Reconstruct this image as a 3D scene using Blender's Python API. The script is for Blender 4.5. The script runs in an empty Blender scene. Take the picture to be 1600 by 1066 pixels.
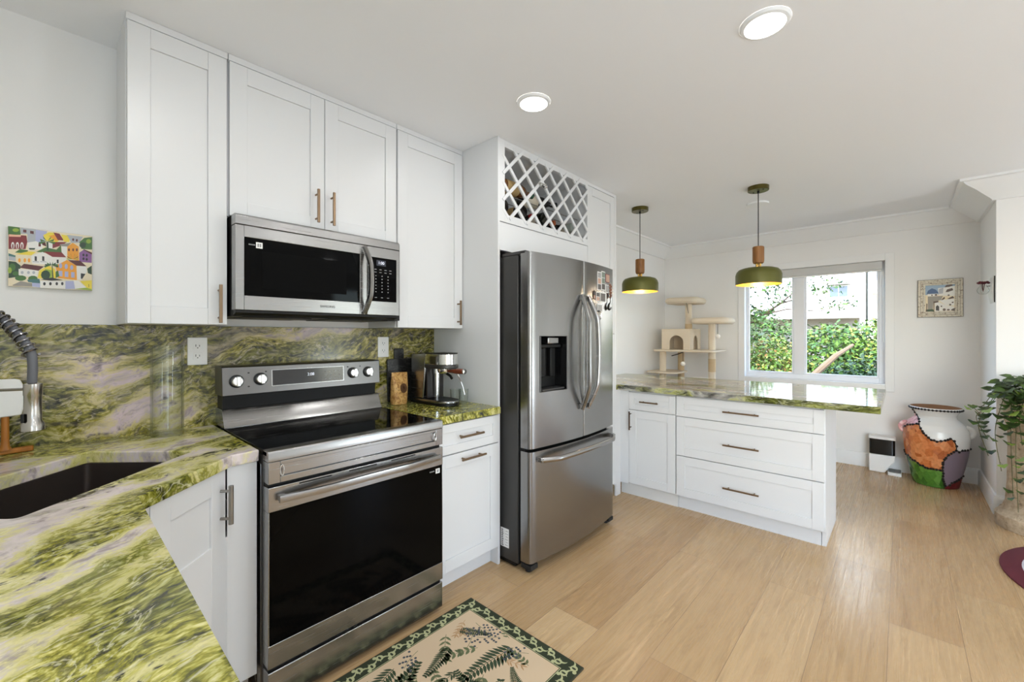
import bpy, bmesh, math, random
from math import sin, cos, pi, radians as R, sqrt, atan2
from mathutils import Matrix, Vector
random.seed(7)
sc = bpy.context.scene
COL = sc.collection
# ------------------------------------------------------------------ camera, light, exposure
cam = bpy.data.cameras.new('camera'); camo = bpy.data.objects.new('camera', cam); COL.objects.link(camo)
camo.location = (-0.5158, -2.3317, 1.3214); camo.rotation_euler = (R(90), 0, R(42.548-90))
cam.sensor_width = 36; cam.lens = 36*662.5/1600; cam.shift_y = -8.74/1600; cam.clip_start = .02
sc.camera = camo
sc.view_settings.view_transform = 'Standard'; sc.view_settings.look = 'None'
sc.view_settings.gamma = 1; sc.view_settings.use_curve_mapping = False
sc.view_settings.exposure = 0.0
try:
    sc.cycles.max_bounces = 10; sc.cycles.diffuse_bounces = 6; sc.cycles.glossy_bounces = 5
    sc.cycles.transparent_max_bounces = 12; sc.cycles.transmission_bounces = 8
    sc.cycles.use_denoising = True; sc.cycles.sample_clamp_indirect = 6
except Exception: pass
w = bpy.data.worlds.new('sky'); sc.world = w; w.use_nodes = True
wn = w.node_tree; bg = wn.nodes['Background']
sky = wn.nodes.new('ShaderNodeTexSky'); sky.sky_type = 'NISHITA'; sky.sun_disc = False
sky.sun_elevation = R(55); sky.sun_rotation = R(250); sky.air_density = 1.0; sky.dust_density = 1.5
wn.links.new(sky.outputs[0], bg.inputs[0]); bg.inputs[1].default_value = 1.8
def lamp(name, kind, loc, energy, size=None, size_y=None, rot=(0,0,0), color=(1,1,1), spread=None):
    l = bpy.data.lights.new(name, kind); l.energy = energy; l.color = color
    o = bpy.data.objects.new(name, l); COL.objects.link(o); o.location = loc; o.rotation_euler = rot
    if kind == 'AREA':
        l.shape = 'DISK' if size_y is None else 'RECTANGLE'; l.size = size
        if size_y: l.size_y = size_y
        if spread: l.spread = spread
    elif size is not None and kind == 'POINT': l.shadow_soft_size = size
    return o
s = lamp('sun', 'SUN', (0,0,20), 8.0); s.data.angle = R(.6)
s.rotation_euler = Vector((.55,-.22,-.80)).to_track_quat('-Z','Y').to_euler()
# area lights added outside two unseen openings, tilted up to fill room and ceiling
lamp('fill_light', 'AREA', (3.3,-6.30,.55), 44, .66, 1.0, (R(90+55),0,0), (.80,.91,1))
lamp('fill_light', 'AREA', (-1.35,-4.4,.5), 98, 2.2, .7, (R(90+75),0,R(-90)), (.74,.88,1))
DL_E = 5.3   # each area light at the ceiling
SEEN_DL = [(1.268,-1.961),(1.100,-.994)]
for i,(x,y) in enumerate(SEEN_DL+[(-.25,-1.25),(-.30,-2.75),(1.2,-3.4),(.2,-4.6),(2.4,-5.0)]):  # all but the seen pair are added out of view for more frontal light
    lamp('ceiling_area_light', 'AREA', (x,y,2.458), DL_E*(.42 if i==1 else 1), .13, rot=(0,0,0), color=(.98,.98,.97))

# ------------------------------------------------------------------ helpers
def lin(c): c/=255; return c/12.92 if c<=.04045 else ((c+.055)/1.055)**2.4
def C(r,g,b): return (lin(r),lin(g),lin(b),1)
MATS = {}
def mat(name, col=(.8,.8,.8,1), rough=.5, metal=0, spec=None, **kw):
    if name in MATS: return MATS[name]
    m = bpy.data.materials.new(name); m.use_nodes = True; MATS[name] = m
    b = m.node_tree.nodes['Principled BSDF']
    b.inputs['Base Color'].default_value = col; b.inputs['Roughness'].default_value = rough; b.inputs['Metallic'].default_value = metal
    if spec is not None: b.inputs['Specular IOR Level'].default_value = spec
    for k,v in kw.items(): b.inputs[k].default_value = v
    return m
def N(m, t, **kw):
    n = m.node_tree.nodes.new(t)
    for k,v in kw.items():
        if k in n.inputs: n.inputs[k].default_value = v
        else: setattr(n, k, v)
    return n
def L(m, a, b): m.node_tree.links.new(a, b)
def P(m): return m.node_tree.nodes['Principled BSDF']
def ramp(m, fac, stops, interp='LINEAR'):
    r = N(m,'ShaderNodeValToRGB'); e = r.color_ramp.elements; r.color_ramp.interpolation = interp
    e[0].position, e[0].color = stops[0]; e[1].position, e[1].color = stops[-1]
    for p,c in stops[1:-1]:
        q = e.new(p); q.color = c
    L(m, fac, r.inputs[0]); return r.outputs[0]
def mixc(m, fac, a, b, mode='MIX'):
    n = N(m,'ShaderNodeMix'); n.data_type='RGBA'; n.blend_type=mode
    for s_,v in ((n.inputs[0],fac),(n.inputs[6],a),(n.inputs[7],b)):
        if hasattr(v,'links'): L(m,v,s_)
        else: s_.default_value = v
    return n.outputs[2]
def coords(m, scale=(1,1,1), rot=(0,0,0), loc=(0,0,0)):
    g = N(m,'ShaderNodeNewGeometry'); mp = N(m,'ShaderNodeMapping')
    mp.inputs['Scale'].default_value = scale; mp.inputs['Rotation'].default_value = rot; mp.inputs['Location'].default_value = loc
    L(m,g.outputs['Position'],mp.inputs[0]); return mp.outputs[0]
def noise(m, vec, scale=1, detail=4, rough=.55, dist=0, w=None):
    n = N(m,'ShaderNodeTexNoise'); n.inputs['Scale'].default_value=scale; n.inputs['Detail'].default_value=detail
    n.inputs['Roughness'].default_value=rough; n.inputs['Distortion'].default_value=dist
    L(m,vec,n.inputs['Vector']); return n.outputs[0]
def bump(m, h, strength=.2, dist=.01):
    b = N(m,'ShaderNodeBump'); b.inputs['Strength'].default_value=strength; b.inputs['Distance'].default_value=dist
    L(m,h,b.inputs['Height']); L(m,b.outputs[0],P(m).inputs['Normal'])

WM = {}
class MB:
    def __init__(s): s.v=[]; s.f=[]; s.m=[]; s.mi=0; s.M=None
    def _add(s, vs, fs):
        o=len(s.v)
        if s.M is not None: vs=[tuple(s.M@Vector(p)) for p in vs]
        s.v+= [tuple(p) for p in vs]; s.f+= [tuple(i+o for i in f) for f in fs]; s.m+= [s.mi]*len(fs)
        return s
    def box(s,x0,x1,y0,y1,z0,z1):
        return s._add([(x,y,z) for x in(x0,x1) for y in(y0,y1) for z in(z0,z1)],
            [(0,1,3,2),(4,6,7,5),(0,4,5,1),(2,3,7,6),(0,2,6,4),(1,5,7,3)])
    def prism(s,poly,lo,hi,ax='z'):
        n=len(poly)
        def pt(a,b,c): return (a,b,c) if ax=='z' else ((a,c,b) if ax=='y' else (c,a,b))
        vs=[pt(a,b,lo) for a,b in poly]+[pt(a,b,hi) for a,b in poly]
        return s._add(vs,[tuple(range(n))[::-1],tuple(range(n,2*n))]+[(i,(i+1)%n,n+(i+1)%n,n+i) for i in range(n)])
    def lathe(s,prof,c=(0,0,0),seg=24,axis=None,cap=True):
        # profile of (radius, height); axis: direction of the height
        A = Matrix.Identity(3) if axis is None else Vector(axis).normalized().to_track_quat('Z','Y').to_matrix()
        c=Vector(c); vs=[]; n=len(prof)
        for r,z in prof:
            for k in range(seg):
                t=2*pi*k/seg; vs.append(c+A@Vector((r*cos(t),r*sin(t),z)))
        fs=[]
        for i in range(n-1):
            for k in range(seg):
                k2=(k+1)%seg; fs.append((i*seg+k,i*seg+k2,(i+1)*seg+k2,(i+1)*seg+k))
        if cap: fs+= [tuple(range(seg))[::-1], tuple(range((n-1)*seg,n*seg))]
        return s._add(vs,fs)
    def cyl(s,p0,p1,r,r1=None,seg=14):
        d=Vector(p1)-Vector(p0); return s.lathe([(r,0),(r if r1 is None else r1,d.length)],p0,seg,d)
    def tube(s,pts,r,seg=8,closed=False,flat=None):
        P_=[Vector(p) for p in pts]; n=len(P_); vs=[]; up=None
        for i,p in enumerate(P_):
            if closed: t=(P_[(i+1)%n]-P_[i-1])
            else: t=P_[min(i+1,n-1)]-P_[max(i-1,0)]
            t.normalize()
            if up is None: up=Vector((0,0,1)) if abs(t.z)<.9 else Vector((1,0,0))
            a=(up-t*up.dot(t)).normalized(); up=a; b=t.cross(a)
            rr=r[i] if isinstance(r,(list,tuple)) else r
            fa,fb=(1,1) if flat is None else flat
            for k in range(seg):
                q=2*pi*(k+.5)/seg; vs.append(p+a*rr*fa*cos(q)+b*rr*fb*sin(q))
        fs=[]
        for i in range(n if closed else n-1):
            j=(i+1)%n
            for k in range(seg):
                k2=(k+1)%seg; fs.append((i*seg+k,i*seg+k2,j*seg+k2,j*seg+k))
        if not closed: fs+= [tuple(range(seg))[::-1],tuple(range((n-1)*seg,n*seg))]
        return s._add(vs,fs)
    def sphere(s,c,r,seg=14,rings=8):
        if not isinstance(r,(tuple,list)): r=(r,r,r)
        vs=[(c[0],c[1],c[2]-r[2])]; fs=[]
        for i in range(1,rings):
            a=-pi/2+pi*i/rings
            for k in range(seg):
                t=2*pi*k/seg; vs.append((c[0]+r[0]*cos(a)*cos(t),c[1]+r[1]*cos(a)*sin(t),c[2]+r[2]*sin(a)))
        vs.append((c[0],c[1],c[2]+r[2])); e=len(vs)-1
        for k in range(seg): fs.append((0,1+(k+1)%seg,1+k))
        for i in range(rings-2):
            for k in range(seg):
                a=1+i*seg+k; b=1+i*seg+(k+1)%seg; fs.append((a,b,b+seg,a+seg))
        for k in range(seg): fs.append((1+(rings-2)*seg+k,1+(rings-2)*seg+(k+1)%seg,e))
        return s._add(vs,fs)
    def face(s,pts): return s._add(pts,[tuple(range(len(pts)))])
    def build(s,name,mats,parent=None,bev=0,smooth=True,recalc=True,seg=2):
        me=bpy.data.meshes.new(name)
        inv=WM[parent].inverted() if parent is not None else None
        vs=[tuple(inv@Vector(p)) for p in s.v] if inv is not None else s.v
        me.from_pydata(vs,[],s.f)
        if not isinstance(mats,(list,tuple)): mats=[mats]
        for m in mats: me.materials.append(m)
        me.polygons.foreach_set('material_index',s.m)
        if recalc:
            b=bmesh.new(); b.from_mesh(me); bmesh.ops.recalc_face_normals(b,faces=b.faces); b.to_mesh(me); b.free()
        if smooth:
            me.polygons.foreach_set('use_smooth',[True]*len(me.polygons)); me.set_sharp_from_angle(angle=R(38))
        me.update()
        o=bpy.data.objects.new(name,me); COL.objects.link(o)
        if parent is not None: o.parent=parent; WM[o]=WM[parent].copy()
        else: WM[o]=Matrix.Identity(4)
        if bev:
            q=o.modifiers.new('bevel','BEVEL'); q.width=bev; q.segments=seg; q.limit_method='ANGLE'; q.angle_limit=R(40)
        return o
def tag(o,label,cat,group=None,kind=None):
    if label: o['label']=label
    if cat: o['category']=cat
    if group: o['group']=group
    if kind: o['kind']=kind
    return o
def thing(name,label,cat,loc=(0,0,0),rz=0,group=None):
    o=bpy.data.objects.new(name,None); COL.objects.link(o); o.empty_display_size=.05
    o.location=loc; o.rotation_euler=(0,0,rz); WM[o]=Matrix.Translation(loc)@Matrix.Rotation(rz,4,'Z')
    return tag(o,label,cat,group)
def struct(name,mb,m,bev=0,parent=None):
    o=mb.build(name,m,parent,bev); 
    if parent is None: o['kind']='structure'
    return o
def dup(root,name=None):
    r=root.copy(); COL.objects.link(r)
    def rec(src,dst):
        for ch in [c for c in bpy.data.objects if c.parent==src]:
            c=ch.copy(); COL.objects.link(c); c.parent=dst; rec(ch,c)
    rec(root,r); return r
def sweep(mb,path,prof,closed=False):
    # path: xy points; profile: (distance to the left of travel, z)
    n=len(path); rows=[]
    for i,p in enumerate(path):
        p=Vector(p); d0=(p-Vector(path[i-1])).normalized() if i>0 else None; d1=(Vector(path[i+1])-p).normalized() if i<n-1 else None
        if d0 is None: d0=d1
        if d1 is None: d1=d0
        n0=Vector((-d0.y,d0.x)); n1=Vector((-d1.y,d1.x)); b=(n0+n1); b=b/ (1+n0.dot(n1))
        rows.append([(p.x+b.x*d,p.y+b.y*d,z) for d,z in prof])
    k=len(prof); vs=[q for r in rows for q in r]; fs=[]
    for i in range(n-1):
        for j in range(k):
            j2=(j+1)%k; fs.append((i*k+j,i*k+j2,(i+1)*k+j2,(i+1)*k+j))
    fs+= [tuple(range(k)),tuple(range((n-1)*k,n*k))]
    return mb._add(vs,fs)
def text(name,body,size,M,m,parent,ext=.0004,align='CENTER'):
    cu=bpy.data.curves.new(name,'FONT'); cu.body=body; cu.size=size; cu.align_x=align; cu.align_y='CENTER'; cu.extrude=ext
    o=bpy.data.objects.new(name+'_curve',cu); COL.objects.link(o)
    dg=bpy.context.evaluated_depsgraph_get(); me=bpy.data.meshes.new_from_object(o.evaluated_get(dg))
    bpy.data.objects.remove(o); me.name=name
    me.transform((WM[parent].inverted() if parent else Matrix.Identity(4))@M); me.materials.clear(); me.materials.append(m)
    t=bpy.data.objects.new(name,me); COL.objects.link(t); t.parent=parent; WM[t]=WM[parent].copy(); return t
def facing(x,y,z,rz=0): return Matrix.Translation((x,y,z))@Matrix.Rotation(rz,4,'Z')
UPR=Matrix(((1,0,0,0),(0,0,-1,0),(0,1,0,0),(0,0,0,1)))   # text plane -> XZ, front to -Y

# ------------------------------------------------------------------ materials
WALL=mat('wall_paint',C(238,238,237),.6)
CEIL=mat('ceiling_paint',C(241,242,244),.65)
TRIM=mat('trim_paint',C(239,240,240),.4)
CAB=mat('cabinet_paint',C(221,222,223),.34)
KICK=mat('cabinet_kick',C(222,221,218),.5)
for m_,sc_,st in ((WALL,220,.03),(CEIL,160,.04),(CAB,300,.012)):
    bump(m_,noise(m_,coords(m_),sc_,3),st,.003)
STEEL=mat('stainless_steel',(.35,.345,.34,1),.24,1)
STEELF=mat('fridge_steel',(.29,.287,.283,1),.22,1)
for m_,s_,b_,lo_,hi_ in ((STEEL,(4,4,260),.02,.17,.33),(STEELF,(160,160,2),.004,.20,.27)):
    nz=noise(m_,coords(m_,s_),1,4,.6)
    r_=N(m_,'ShaderNodeMapRange'); r_.inputs[3].default_value=lo_; r_.inputs[4].default_value=hi_; L(m_,nz,r_.inputs[0]); L(m_,r_.outputs[0],P(m_).inputs['Roughness'])
    bump(m_,nz,b_,.002)
CHROME=mat('polished_chrome',(.80,.80,.79,1),.10,1)
DKSTEEL=mat('dark_graphite_metal',C(74,73,72),.38,.6)
NICKEL=mat('brushed_nickel',C(150,146,140),.3,1)
SPRING=mat('spring_steel',C(140,138,140),.22,1)
BRASS=mat('champagne_bronze',C(136,114,92),.32,1)
BRONZE=mat('dark_bronze',C(84,66,54),.38,1)
BLACK=mat('black_plastic',C(14,14,14),.4,0,.3)
BGLASS=mat('black_glass',(.002,.002,.002,1),.06,0,.07)
COOK=mat('black_ceramic_glass',(.003,.003,.003,1),.05,0,.42)
RUBBER=mat('rubber',C(24,24,24),.7)
WHITEP=mat('white_plastic',C(240,240,238),.35)
GREYP=mat('grey_plastic',C(120,120,120),.5)
LEDW=mat('led_text',C(220,225,235),.4); P(LEDW).inputs['Emission Color'].default_value=(.8,.86,1,1); P(LEDW).inputs['Emission Strength'].default_value=.6
GREYINK=mat('grey_print',C(150,150,150),.5)
INK=mat('black_print',C(20,20,20),.5)
PAPER=mat('white_paper',C(238,238,236),.6)
# glass that lets the light through
def clear_glass(name,tint=(1,1,1,1),edge=.5,rough=.0,rimtint=None):
    m=bpy.data.materials.new(name); m.use_nodes=True; nt=m.node_tree; MATS[name]=m
    nt.nodes.remove(nt.nodes['Principled BSDF']); out=nt.nodes['Material Output']
    t=N(m,'ShaderNodeBsdfTransparent'); t.inputs[0].default_value=tint
    g=N(m,'ShaderNodeBsdfGlossy'); g.inputs['Roughness'].default_value=rough
    lw=N(m,'ShaderNodeLayerWeight'); lw.inputs[0].default_value=.5
    pw=N(m,'ShaderNodeMath',operation='POWER'); pw.inputs[1].default_value=4; L(m,lw.outputs['Facing'],pw.inputs[0])
    if rimtint: L(m,mixc(m,pw.outputs[0],tint,rimtint),t.inputs[0])
    ma=N(m,'ShaderNodeMath',operation='MULTIPLY_ADD'); ma.inputs[1].default_value=edge; ma.inputs[2].default_value=.03; L(m,pw.outputs[0],ma.inputs[0])
    mx=N(m,'ShaderNodeMixShader'); L(m,ma.outputs[0],mx.inputs[0]); L(m,t.outputs[0],mx.inputs[1]); L(m,g.outputs[0],mx.inputs[2]); L(m,mx.outputs[0],out.inputs[0])
    return m
PANE=clear_glass('window_glass',(.98,1,.99,1),.5)
VGLASS=clear_glass('vase_glass',(.965,.975,.967,1),.7,0,(.42,.50,.46,1))
# oak plank floor
FLOOR=mat('oak_planks',rough=.33,spec=.5)
def floor_nodes(m):
    v=coords(m,(1,1,1),(0,0,0),(.35,.13,0))
    b=N(m,'ShaderNodeTexBrick'); b.offset=.37; b.offset_frequency=2; b.squash=1
    for k,x in (('Scale',1),('Mortar Size',.0011),('Mortar Smooth',.1),('Bias',0),('Brick Width',1.5),('Row Height',.24)): b.inputs[k].default_value=x
    b.inputs['Color1'].default_value=(0,0,0,1); b.inputs['Color2'].default_value=(1,1,1,1); b.inputs['Mortar'].default_value=(.5,.5,.5,1)
    L(m,v,b.inputs['Vector'])
    sep=N(m,'ShaderNodeSeparateColor'); L(m,b.outputs['Color'],sep.inputs[0]); rnd=sep.outputs[0]
    base=ramp(m,rnd,[(0,C(182,149,108)),(.35,C(198,167,125)),(.7,C(188,157,116)),(1,C(210,181,139))])
    # grain, shifted per plank
    cmb=N(m,'ShaderNodeCombineXYZ'); mu=N(m,'ShaderNodeMath',operation='MULTIPLY'); mu.inputs[1].default_value=37; L(m,rnd,mu.inputs[0]); L(m,mu.outputs[0],cmb.inputs[0]); L(m,mu.outputs[0],cmb.inputs[2])
    add=N(m,'ShaderNodeVectorMath',operation='ADD'); L(m,coords(m,(.75,9,1)),add.inputs[0]); L(m,cmb.outputs[0],add.inputs[1])
    g1=noise(m,add.outputs[0],1.6,7,.62,.9)
    add2=N(m,'ShaderNodeVectorMath',operation='ADD'); L(m,coords(m,(.9,60,1)),add2.inputs[0]); L(m,cmb.outputs[0],add2.inputs[1])
    g2=noise(m,add2.outputs[0],2.2,5,.65,.2)
    c=mixc(m,1,base,ramp(m,g1,[(.30,(.80,.77,.74,1)),(.46,(1,1,1,1)),(.56,(.95,.94,.93,1)),(.60,(.84,.81,.78,1)),(.64,(1,1,1,1)),(.8,(1.06,1.06,1.05,1))]),'MULTIPLY')
    c=mixc(m,1,c,ramp(m,g2,[(.3,(.88,.86,.84,1)),(.6,(1.03,1.03,1.03,1))]),'MULTIPLY')
    mt=mixc(m,b.outputs['Fac'],c,C(140,112,84))
    L(m,mt,P(m).inputs['Base Color'])
    rr=ramp(m,g2,[(.3,(.34,.34,.34,1)),(.7,(.22,.22,.22,1))]); L(m,rr,P(m).inputs['Roughness'])
    bump(m,g2,.06,.002)
floor_nodes(FLOOR)
# green marble slabs
def marble(name,rot,stretch,loc=(0,0,0),green=.5,dark=.35,grey=.3,rough=.10,patch=1.9,chis=(34,80,34),warp=.28,tone=1.0,mott=.62):
    m=mat(name,rough=rough,spec=.5)
    v0=coords(m,(1,1,1),rot,loc)
    wn_=N(m,'ShaderNodeTexNoise'); wn_.inputs['Scale'].default_value=2.6; wn_.inputs['Detail'].default_value=4; L(m,v0,wn_.inputs['Vector'])
    sb=N(m,'ShaderNodeVectorMath',operation='SUBTRACT'); L(m,wn_.outputs['Color'],sb.inputs[0]); sb.inputs[1].default_value=(.5,.5,.5)
    sl=N(m,'ShaderNodeVectorMath',operation='SCALE'); sl.inputs['Scale'].default_value=warp; L(m,sb.outputs[0],sl.inputs[0])
    ad=N(m,'ShaderNodeVectorMath',operation='ADD'); L(m,v0,ad.inputs[0]); L(m,sl.outputs[0],ad.inputs[1]); v=ad.outputs[0]
    def sv(s):
        q=N(m,'ShaderNodeVectorMath',operation='MULTIPLY'); L(m,v,q.inputs[0]); q.inputs[1].default_value=tuple(s); return q.outputs[0]
    st=Vector(stretch); ch=Vector(chis)
    n1=noise(m,sv(st),patch,5,.5,.3)                    # large patches
    n2=noise(m,sv(ch*.22),1.2,5,.6,.15)                 # long streaks
    n3=noise(m,sv(st*1.4+Vector((.3,.3,.3))),patch*1.1,5,.55,1.0)
    n4=noise(m,sv(ch),1.0,3,.6,.15)                     # short chiselled marks
    sg=mixc(m,mott,n2,n4)
    n1b=mixc(m,.16,n1,n4); n1b=mixc(m,.14,n1b,n2); g=.5-(green-.5)*.4
    pale=ramp(m,n3,[(.34,C(150,142,142)),(.44,C(204,192,192)),(.54,C(226,214,212)),(.64,C(208,198,192)),(.76,C(160,154,150))])
    pale=mixc(m,.6,pale,mixc(m,1,pale,ramp(m,n2,[(.36,C(150,142,142)),(.45,(1,1,1,1))]),'MULTIPLY'))
    grn=ramp(m,sg,[(.37,C(46,46,18)),(.435,C(94,94,32)),(.49,C(134,132,44)),(.54,C(168,164,70)),(.60,C(206,200,122)),(.68,C(226,220,166))])
    big=noise(m,sv(st*.8+Vector((.2,.2,.2))),patch*1.6,3,.5,.5)
    grn=mixc(m,1,grn,ramp(m,big,[(.38,(.50,.55,.50,1)),(.62,(1.08,1.06,1.0,1))]),'MULTIPLY')
    halo=ramp(m,n1b,[(g-.055,(0,0,0,1)),(g-.020,(1,1,1,1))]); msk=ramp(m,n1b,[(g-.010,(0,0,0,1)),(g+.006,(1,1,1,1))])
    c=mixc(m,halo,pale,ramp(m,sg,[(.40,C(190,184,104)),(.55,C(222,214,156))])); c=mixc(m,msk,c,grn)
    dk=ramp(m,mixc(m,.45,n3,sg),[(.37,(1,1,1,1)),(.37+.10*dark,(0,0,0,1))]); c=mixc(m,dk,c,ramp(m,n4,[(.40,C(26,28,20)),(.6,C(88,88,66))]))
    vein=noise(m,sv(st*1.9),patch*1.5,5,.6,1.0); vl=ramp(m,vein,[(.486,(0,0,0,1)),(.5,(.6,.6,.6,1)),(.514,(0,0,0,1))]); c=mixc(m,vl,c,C(228,222,186))
    gm=ramp(m,n3,[(.55,(0,0,0,1)),(.66,(grey,grey,grey,1))]); c=mixc(m,gm,c,mixc(m,1,C(156,150,146),ramp(m,n4,[(.38,(.55,.55,.55,1)),(.56,(1.1,1.1,1.1,1))]),'MULTIPLY'))
    if tone!=1: c=mixc(m,1,c,tone+(1,) if isinstance(tone,tuple) else (tone,tone,tone,1),'MULTIPLY')
    L(m,c,P(m).inputs['Base Color'])
    return m
MARB=marble('green_marble_counter',(0,0,R(-32)),(1.0,1.9,1.0),(4.4,.9,.8),.50,.40,.2,.12,1.75,(46,84,46),.22,1,.74)
MARBR=marble('green_marble_right',(0,0,R(-32)),(1.0,1.9,1.0),(.9,.2,0),.66,.5,.2,.12,1.75,(46,84,46),.22,1,.74)
MARBS=marble('green_marble_backsplash',(0,R(14),0),(.75,.75,3.0),(.2,0,.1),.64,1.15,.5,.16,1.9,(40,40,74),.26,(.88,.80,.86),.64)
MARBP=marble('peninsula_marble',(0,0,R(6)),(2.4,.55,2.0),(1.3,.2,.4),.40,1.6,.95,.07,1.9,(40,9,30),.25,(.76,.83,.80))
def wood(name,a,b,scale=(8,60,60),rough=.45,rot=(0,0,0)):
    m=mat(name,rough=rough); n=noise(m,coords(m,scale,rot),1,5,.6,.8)
    L(m,ramp(m,n,[(.3,a),(.7,b)]),P(m).inputs['Base Color']); return m
WALNUT=wood('walnut',C(114,72,28),C(162,110,54),(40,40,6))
TEAK=wood('teak',C(150,92,26),C(192,124,44),(30,30,8))
REDWOOD=wood('red_wood',C(84,34,18),C(140,66,36),(60,9,60))
OLIVE=mat('olive_enamel',C(92,92,36),.38,.3)
GOLD=mat('gold_lining',C(226,176,74),.35,.5)
PLUSH=mat('beige_plush',C(222,208,186),.95); bump(PLUSH,noise(PLUSH,coords(PLUSH),140,4),.5,.01)
SISAL=mat('sisal_rope',C(200,176,140),.9); bump(SISAL,noise(SISAL,coords(SISAL,(8,8,160)),1,3),.6,.01)
STONE=mat('travertine',rough=.85)
def stone(m):
    n=noise(m,coords(m),28,6,.65); n2=noise(m,coords(m,(1,1,2.5)),6,4)
    c=ramp(m,n,[(.30,C(112,92,70)),(.40,C(176,154,126)),(.6,C(200,180,152)),(.8,C(216,200,176))])
    L(m,mixc(m,.5,c,mixc(m,1,c,ramp(m,n2,[(.35,(.72,.66,.6,1)),(.65,(1.1,1.08,1.05,1))]),'MULTIPLY')),P(m).inputs['Base Color']); bump(m,n,.8,.02)
stone(STONE)
def leafmat(name,a,b,tr=.0,sc_=9):
    m=mat(name,rough=.5); n=noise(m,coords(m),sc_,3); L(m,ramp(m,n,[(.35,a),(.65,b)]),P(m).inputs['Base Color'])
    return m
IVY=leafmat('ivy_leaf',C(24,44,16),C(76,106,36),sc_=16)
IVYL=mat('ivy_young_leaf',C(136,164,60),.5)
STEM=mat('stem',C(84,80,44),.7)

# ------------------------------------------------------------------ the room
ZC=2.474
XW,YP=5.05,-2.85      # window wall, pier face
mb=MB().box(-1.15,5.2,-6.1,.1,-.12,0); struct('floor',mb,FLOOR)
mb=MB().box(-3.2,5.2,-6.1,.1,ZC,ZC+.12); struct('ceiling',mb,CEIL)  # runs past the left wall as an added overhang that blocks the sun
mb=MB().box(-1.15,5.2,0,.1,0,ZC); struct('wall_back',mb,WALL)
mb=MB(); mb.box(-1.15,-1.05,-3.2,0,0,ZC); mb.box(-1.15,-1.05,-6,-5.6,0,ZC); mb.box(-1.15,-1.05,-5.6,-3.2,0,.35); mb.box(-1.15,-1.05,-5.6,-3.2,2.2,ZC); struct('wall_left',mb,WALL)  # unseen wall; its wide opening is added to let fill light in
wy0,wy1,wz0,wz1=-2.2148,-.9685,.838,2.061
mb=MB(); mb.box(XW,XW+.15,wy1,0,0,ZC); mb.box(XW,XW+.15,-6,wy0,0,ZC); mb.box(XW,XW+.15,wy0,wy1,0,wz0); mb.box(XW,XW+.15,wy0,wy1,wz1,ZC); struct('wall_far',mb,WALL)
mb=MB().box(4.22,5.05,-4.6,YP,0,ZC); struct('wall_right',mb,WALL)
mb=MB(); mb.box(-1.15,2.95,-6.1,-6,0,ZC); mb.box(3.65,5.05,-6.1,-6,0,ZC); mb.box(2.95,3.65,-6.1,-6,2.15,ZC); struct('wall_front',mb,WALL)
# crown moulding and baseboards
def crown(d,h): return [(0,ZC),(d,ZC),(d,ZC-.018),(d-.02,ZC-.022),(d-.035,ZC-.04),(d*.55,ZC-h*.50),(d*.27,ZC-h*.80),(.03,ZC-h*.92),(.022,ZC-h),(0,ZC-h)]
mb=MB(); sweep(mb,[(2.65,0),(XW,0),(XW,YP)][::-1],crown(.15,.14)); struct('trim_1',mb,TRIM)
mb=MB(); sweep(mb,[(XW,YP),(4.22,YP),(4.22,-4.6)][::-1],crown(.2,.15)); struct('trim_2',mb,TRIM)
base=[(0,0),(.018,0),(.018,.118),(.010,.135),(0,.14)]
mb=MB(); sweep(mb,[(2.65,0),(XW,0),(XW,YP)][::-1],base); struct('baseboard_far',mb,TRIM)
mb=MB(); sweep(mb,[(XW-.02,YP),(4.22,YP),(4.22,-4.6)][::-1],base); struct('baseboard_right',mb,TRIM)
# window
win=bpy.data.objects.new('window_1',None); COL.objects.link(win); win.location=(XW,(wy0+wy1)/2,wz0); WM[win]=Matrix.Translation(win.location); win['kind']='structure'
mb=MB(); x0,x1=XW-.018,XW
a0,a1,b0,b1=wy0-.07,wy1+.07,wz0-.07,wz1+.07
mb.box(x0,x1,a0,wy0,b0,b1); mb.box(x0,x1,wy1,a1,b0,b1); mb.box(x0,x1,wy0,wy1,wz1,b1); mb.box(x0,x1,wy0,wy1,b0,wz0)
mb.build('casing',TRIM,win,.003)
VINYL=mat('white_vinyl',C(238,240,244),.35)
mb=MB(); fx0,fx1=XW+.06,XW+.12; t=.045
mb.box(fx0,fx1,wy0,wy0+t,wz0,wz1); mb.box(fx0,fx1,wy1-.012,wy1,wz0,wz1); mb.box(fx0,fx1,wy0+t,wy1-.012,wz0,wz0+.05); mb.box(fx0,fx1,wy0+t,wy1-.012,wz1-.06,wz1)
mb.box(fx0,fx1,-1.545,-1.445,wz0+.05,wz1-.06)
mb.build('frame',VINYL,win,.004)
mb=MB(); 
for (p,q) in ((-1.445,wy1-.012),(wy0+t,-1.545)):
    r=.018; lo,hi=min(p,q),max(p,q); mb.box(fx0+.012,fx1-.012,lo,hi,wz0+.05,wz0+.05+r); mb.box(fx0+.012,fx1-.012,lo,hi,wz1-.06-r,wz1-.06); mb.box(fx0+.012,fx1-.012,lo,lo+r,wz0+.05+r,wz1-.06-r); mb.box(fx0+.012,fx1-.012,hi-r,hi,wz0+.05+r,wz1-.06-r)
mb.build('sash',VINYL,win,.003)
for lo,hi in ((-1.445,wy1-.012),(wy0+t,-1.545)):
    mb=MB(); mb.box(fx0+.028,fx0+.032,min(lo,hi)+.01,max(lo,hi)-.01,wz0+.06,wz1-.07); mb.build('glass_pane',PANE,win)
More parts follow.
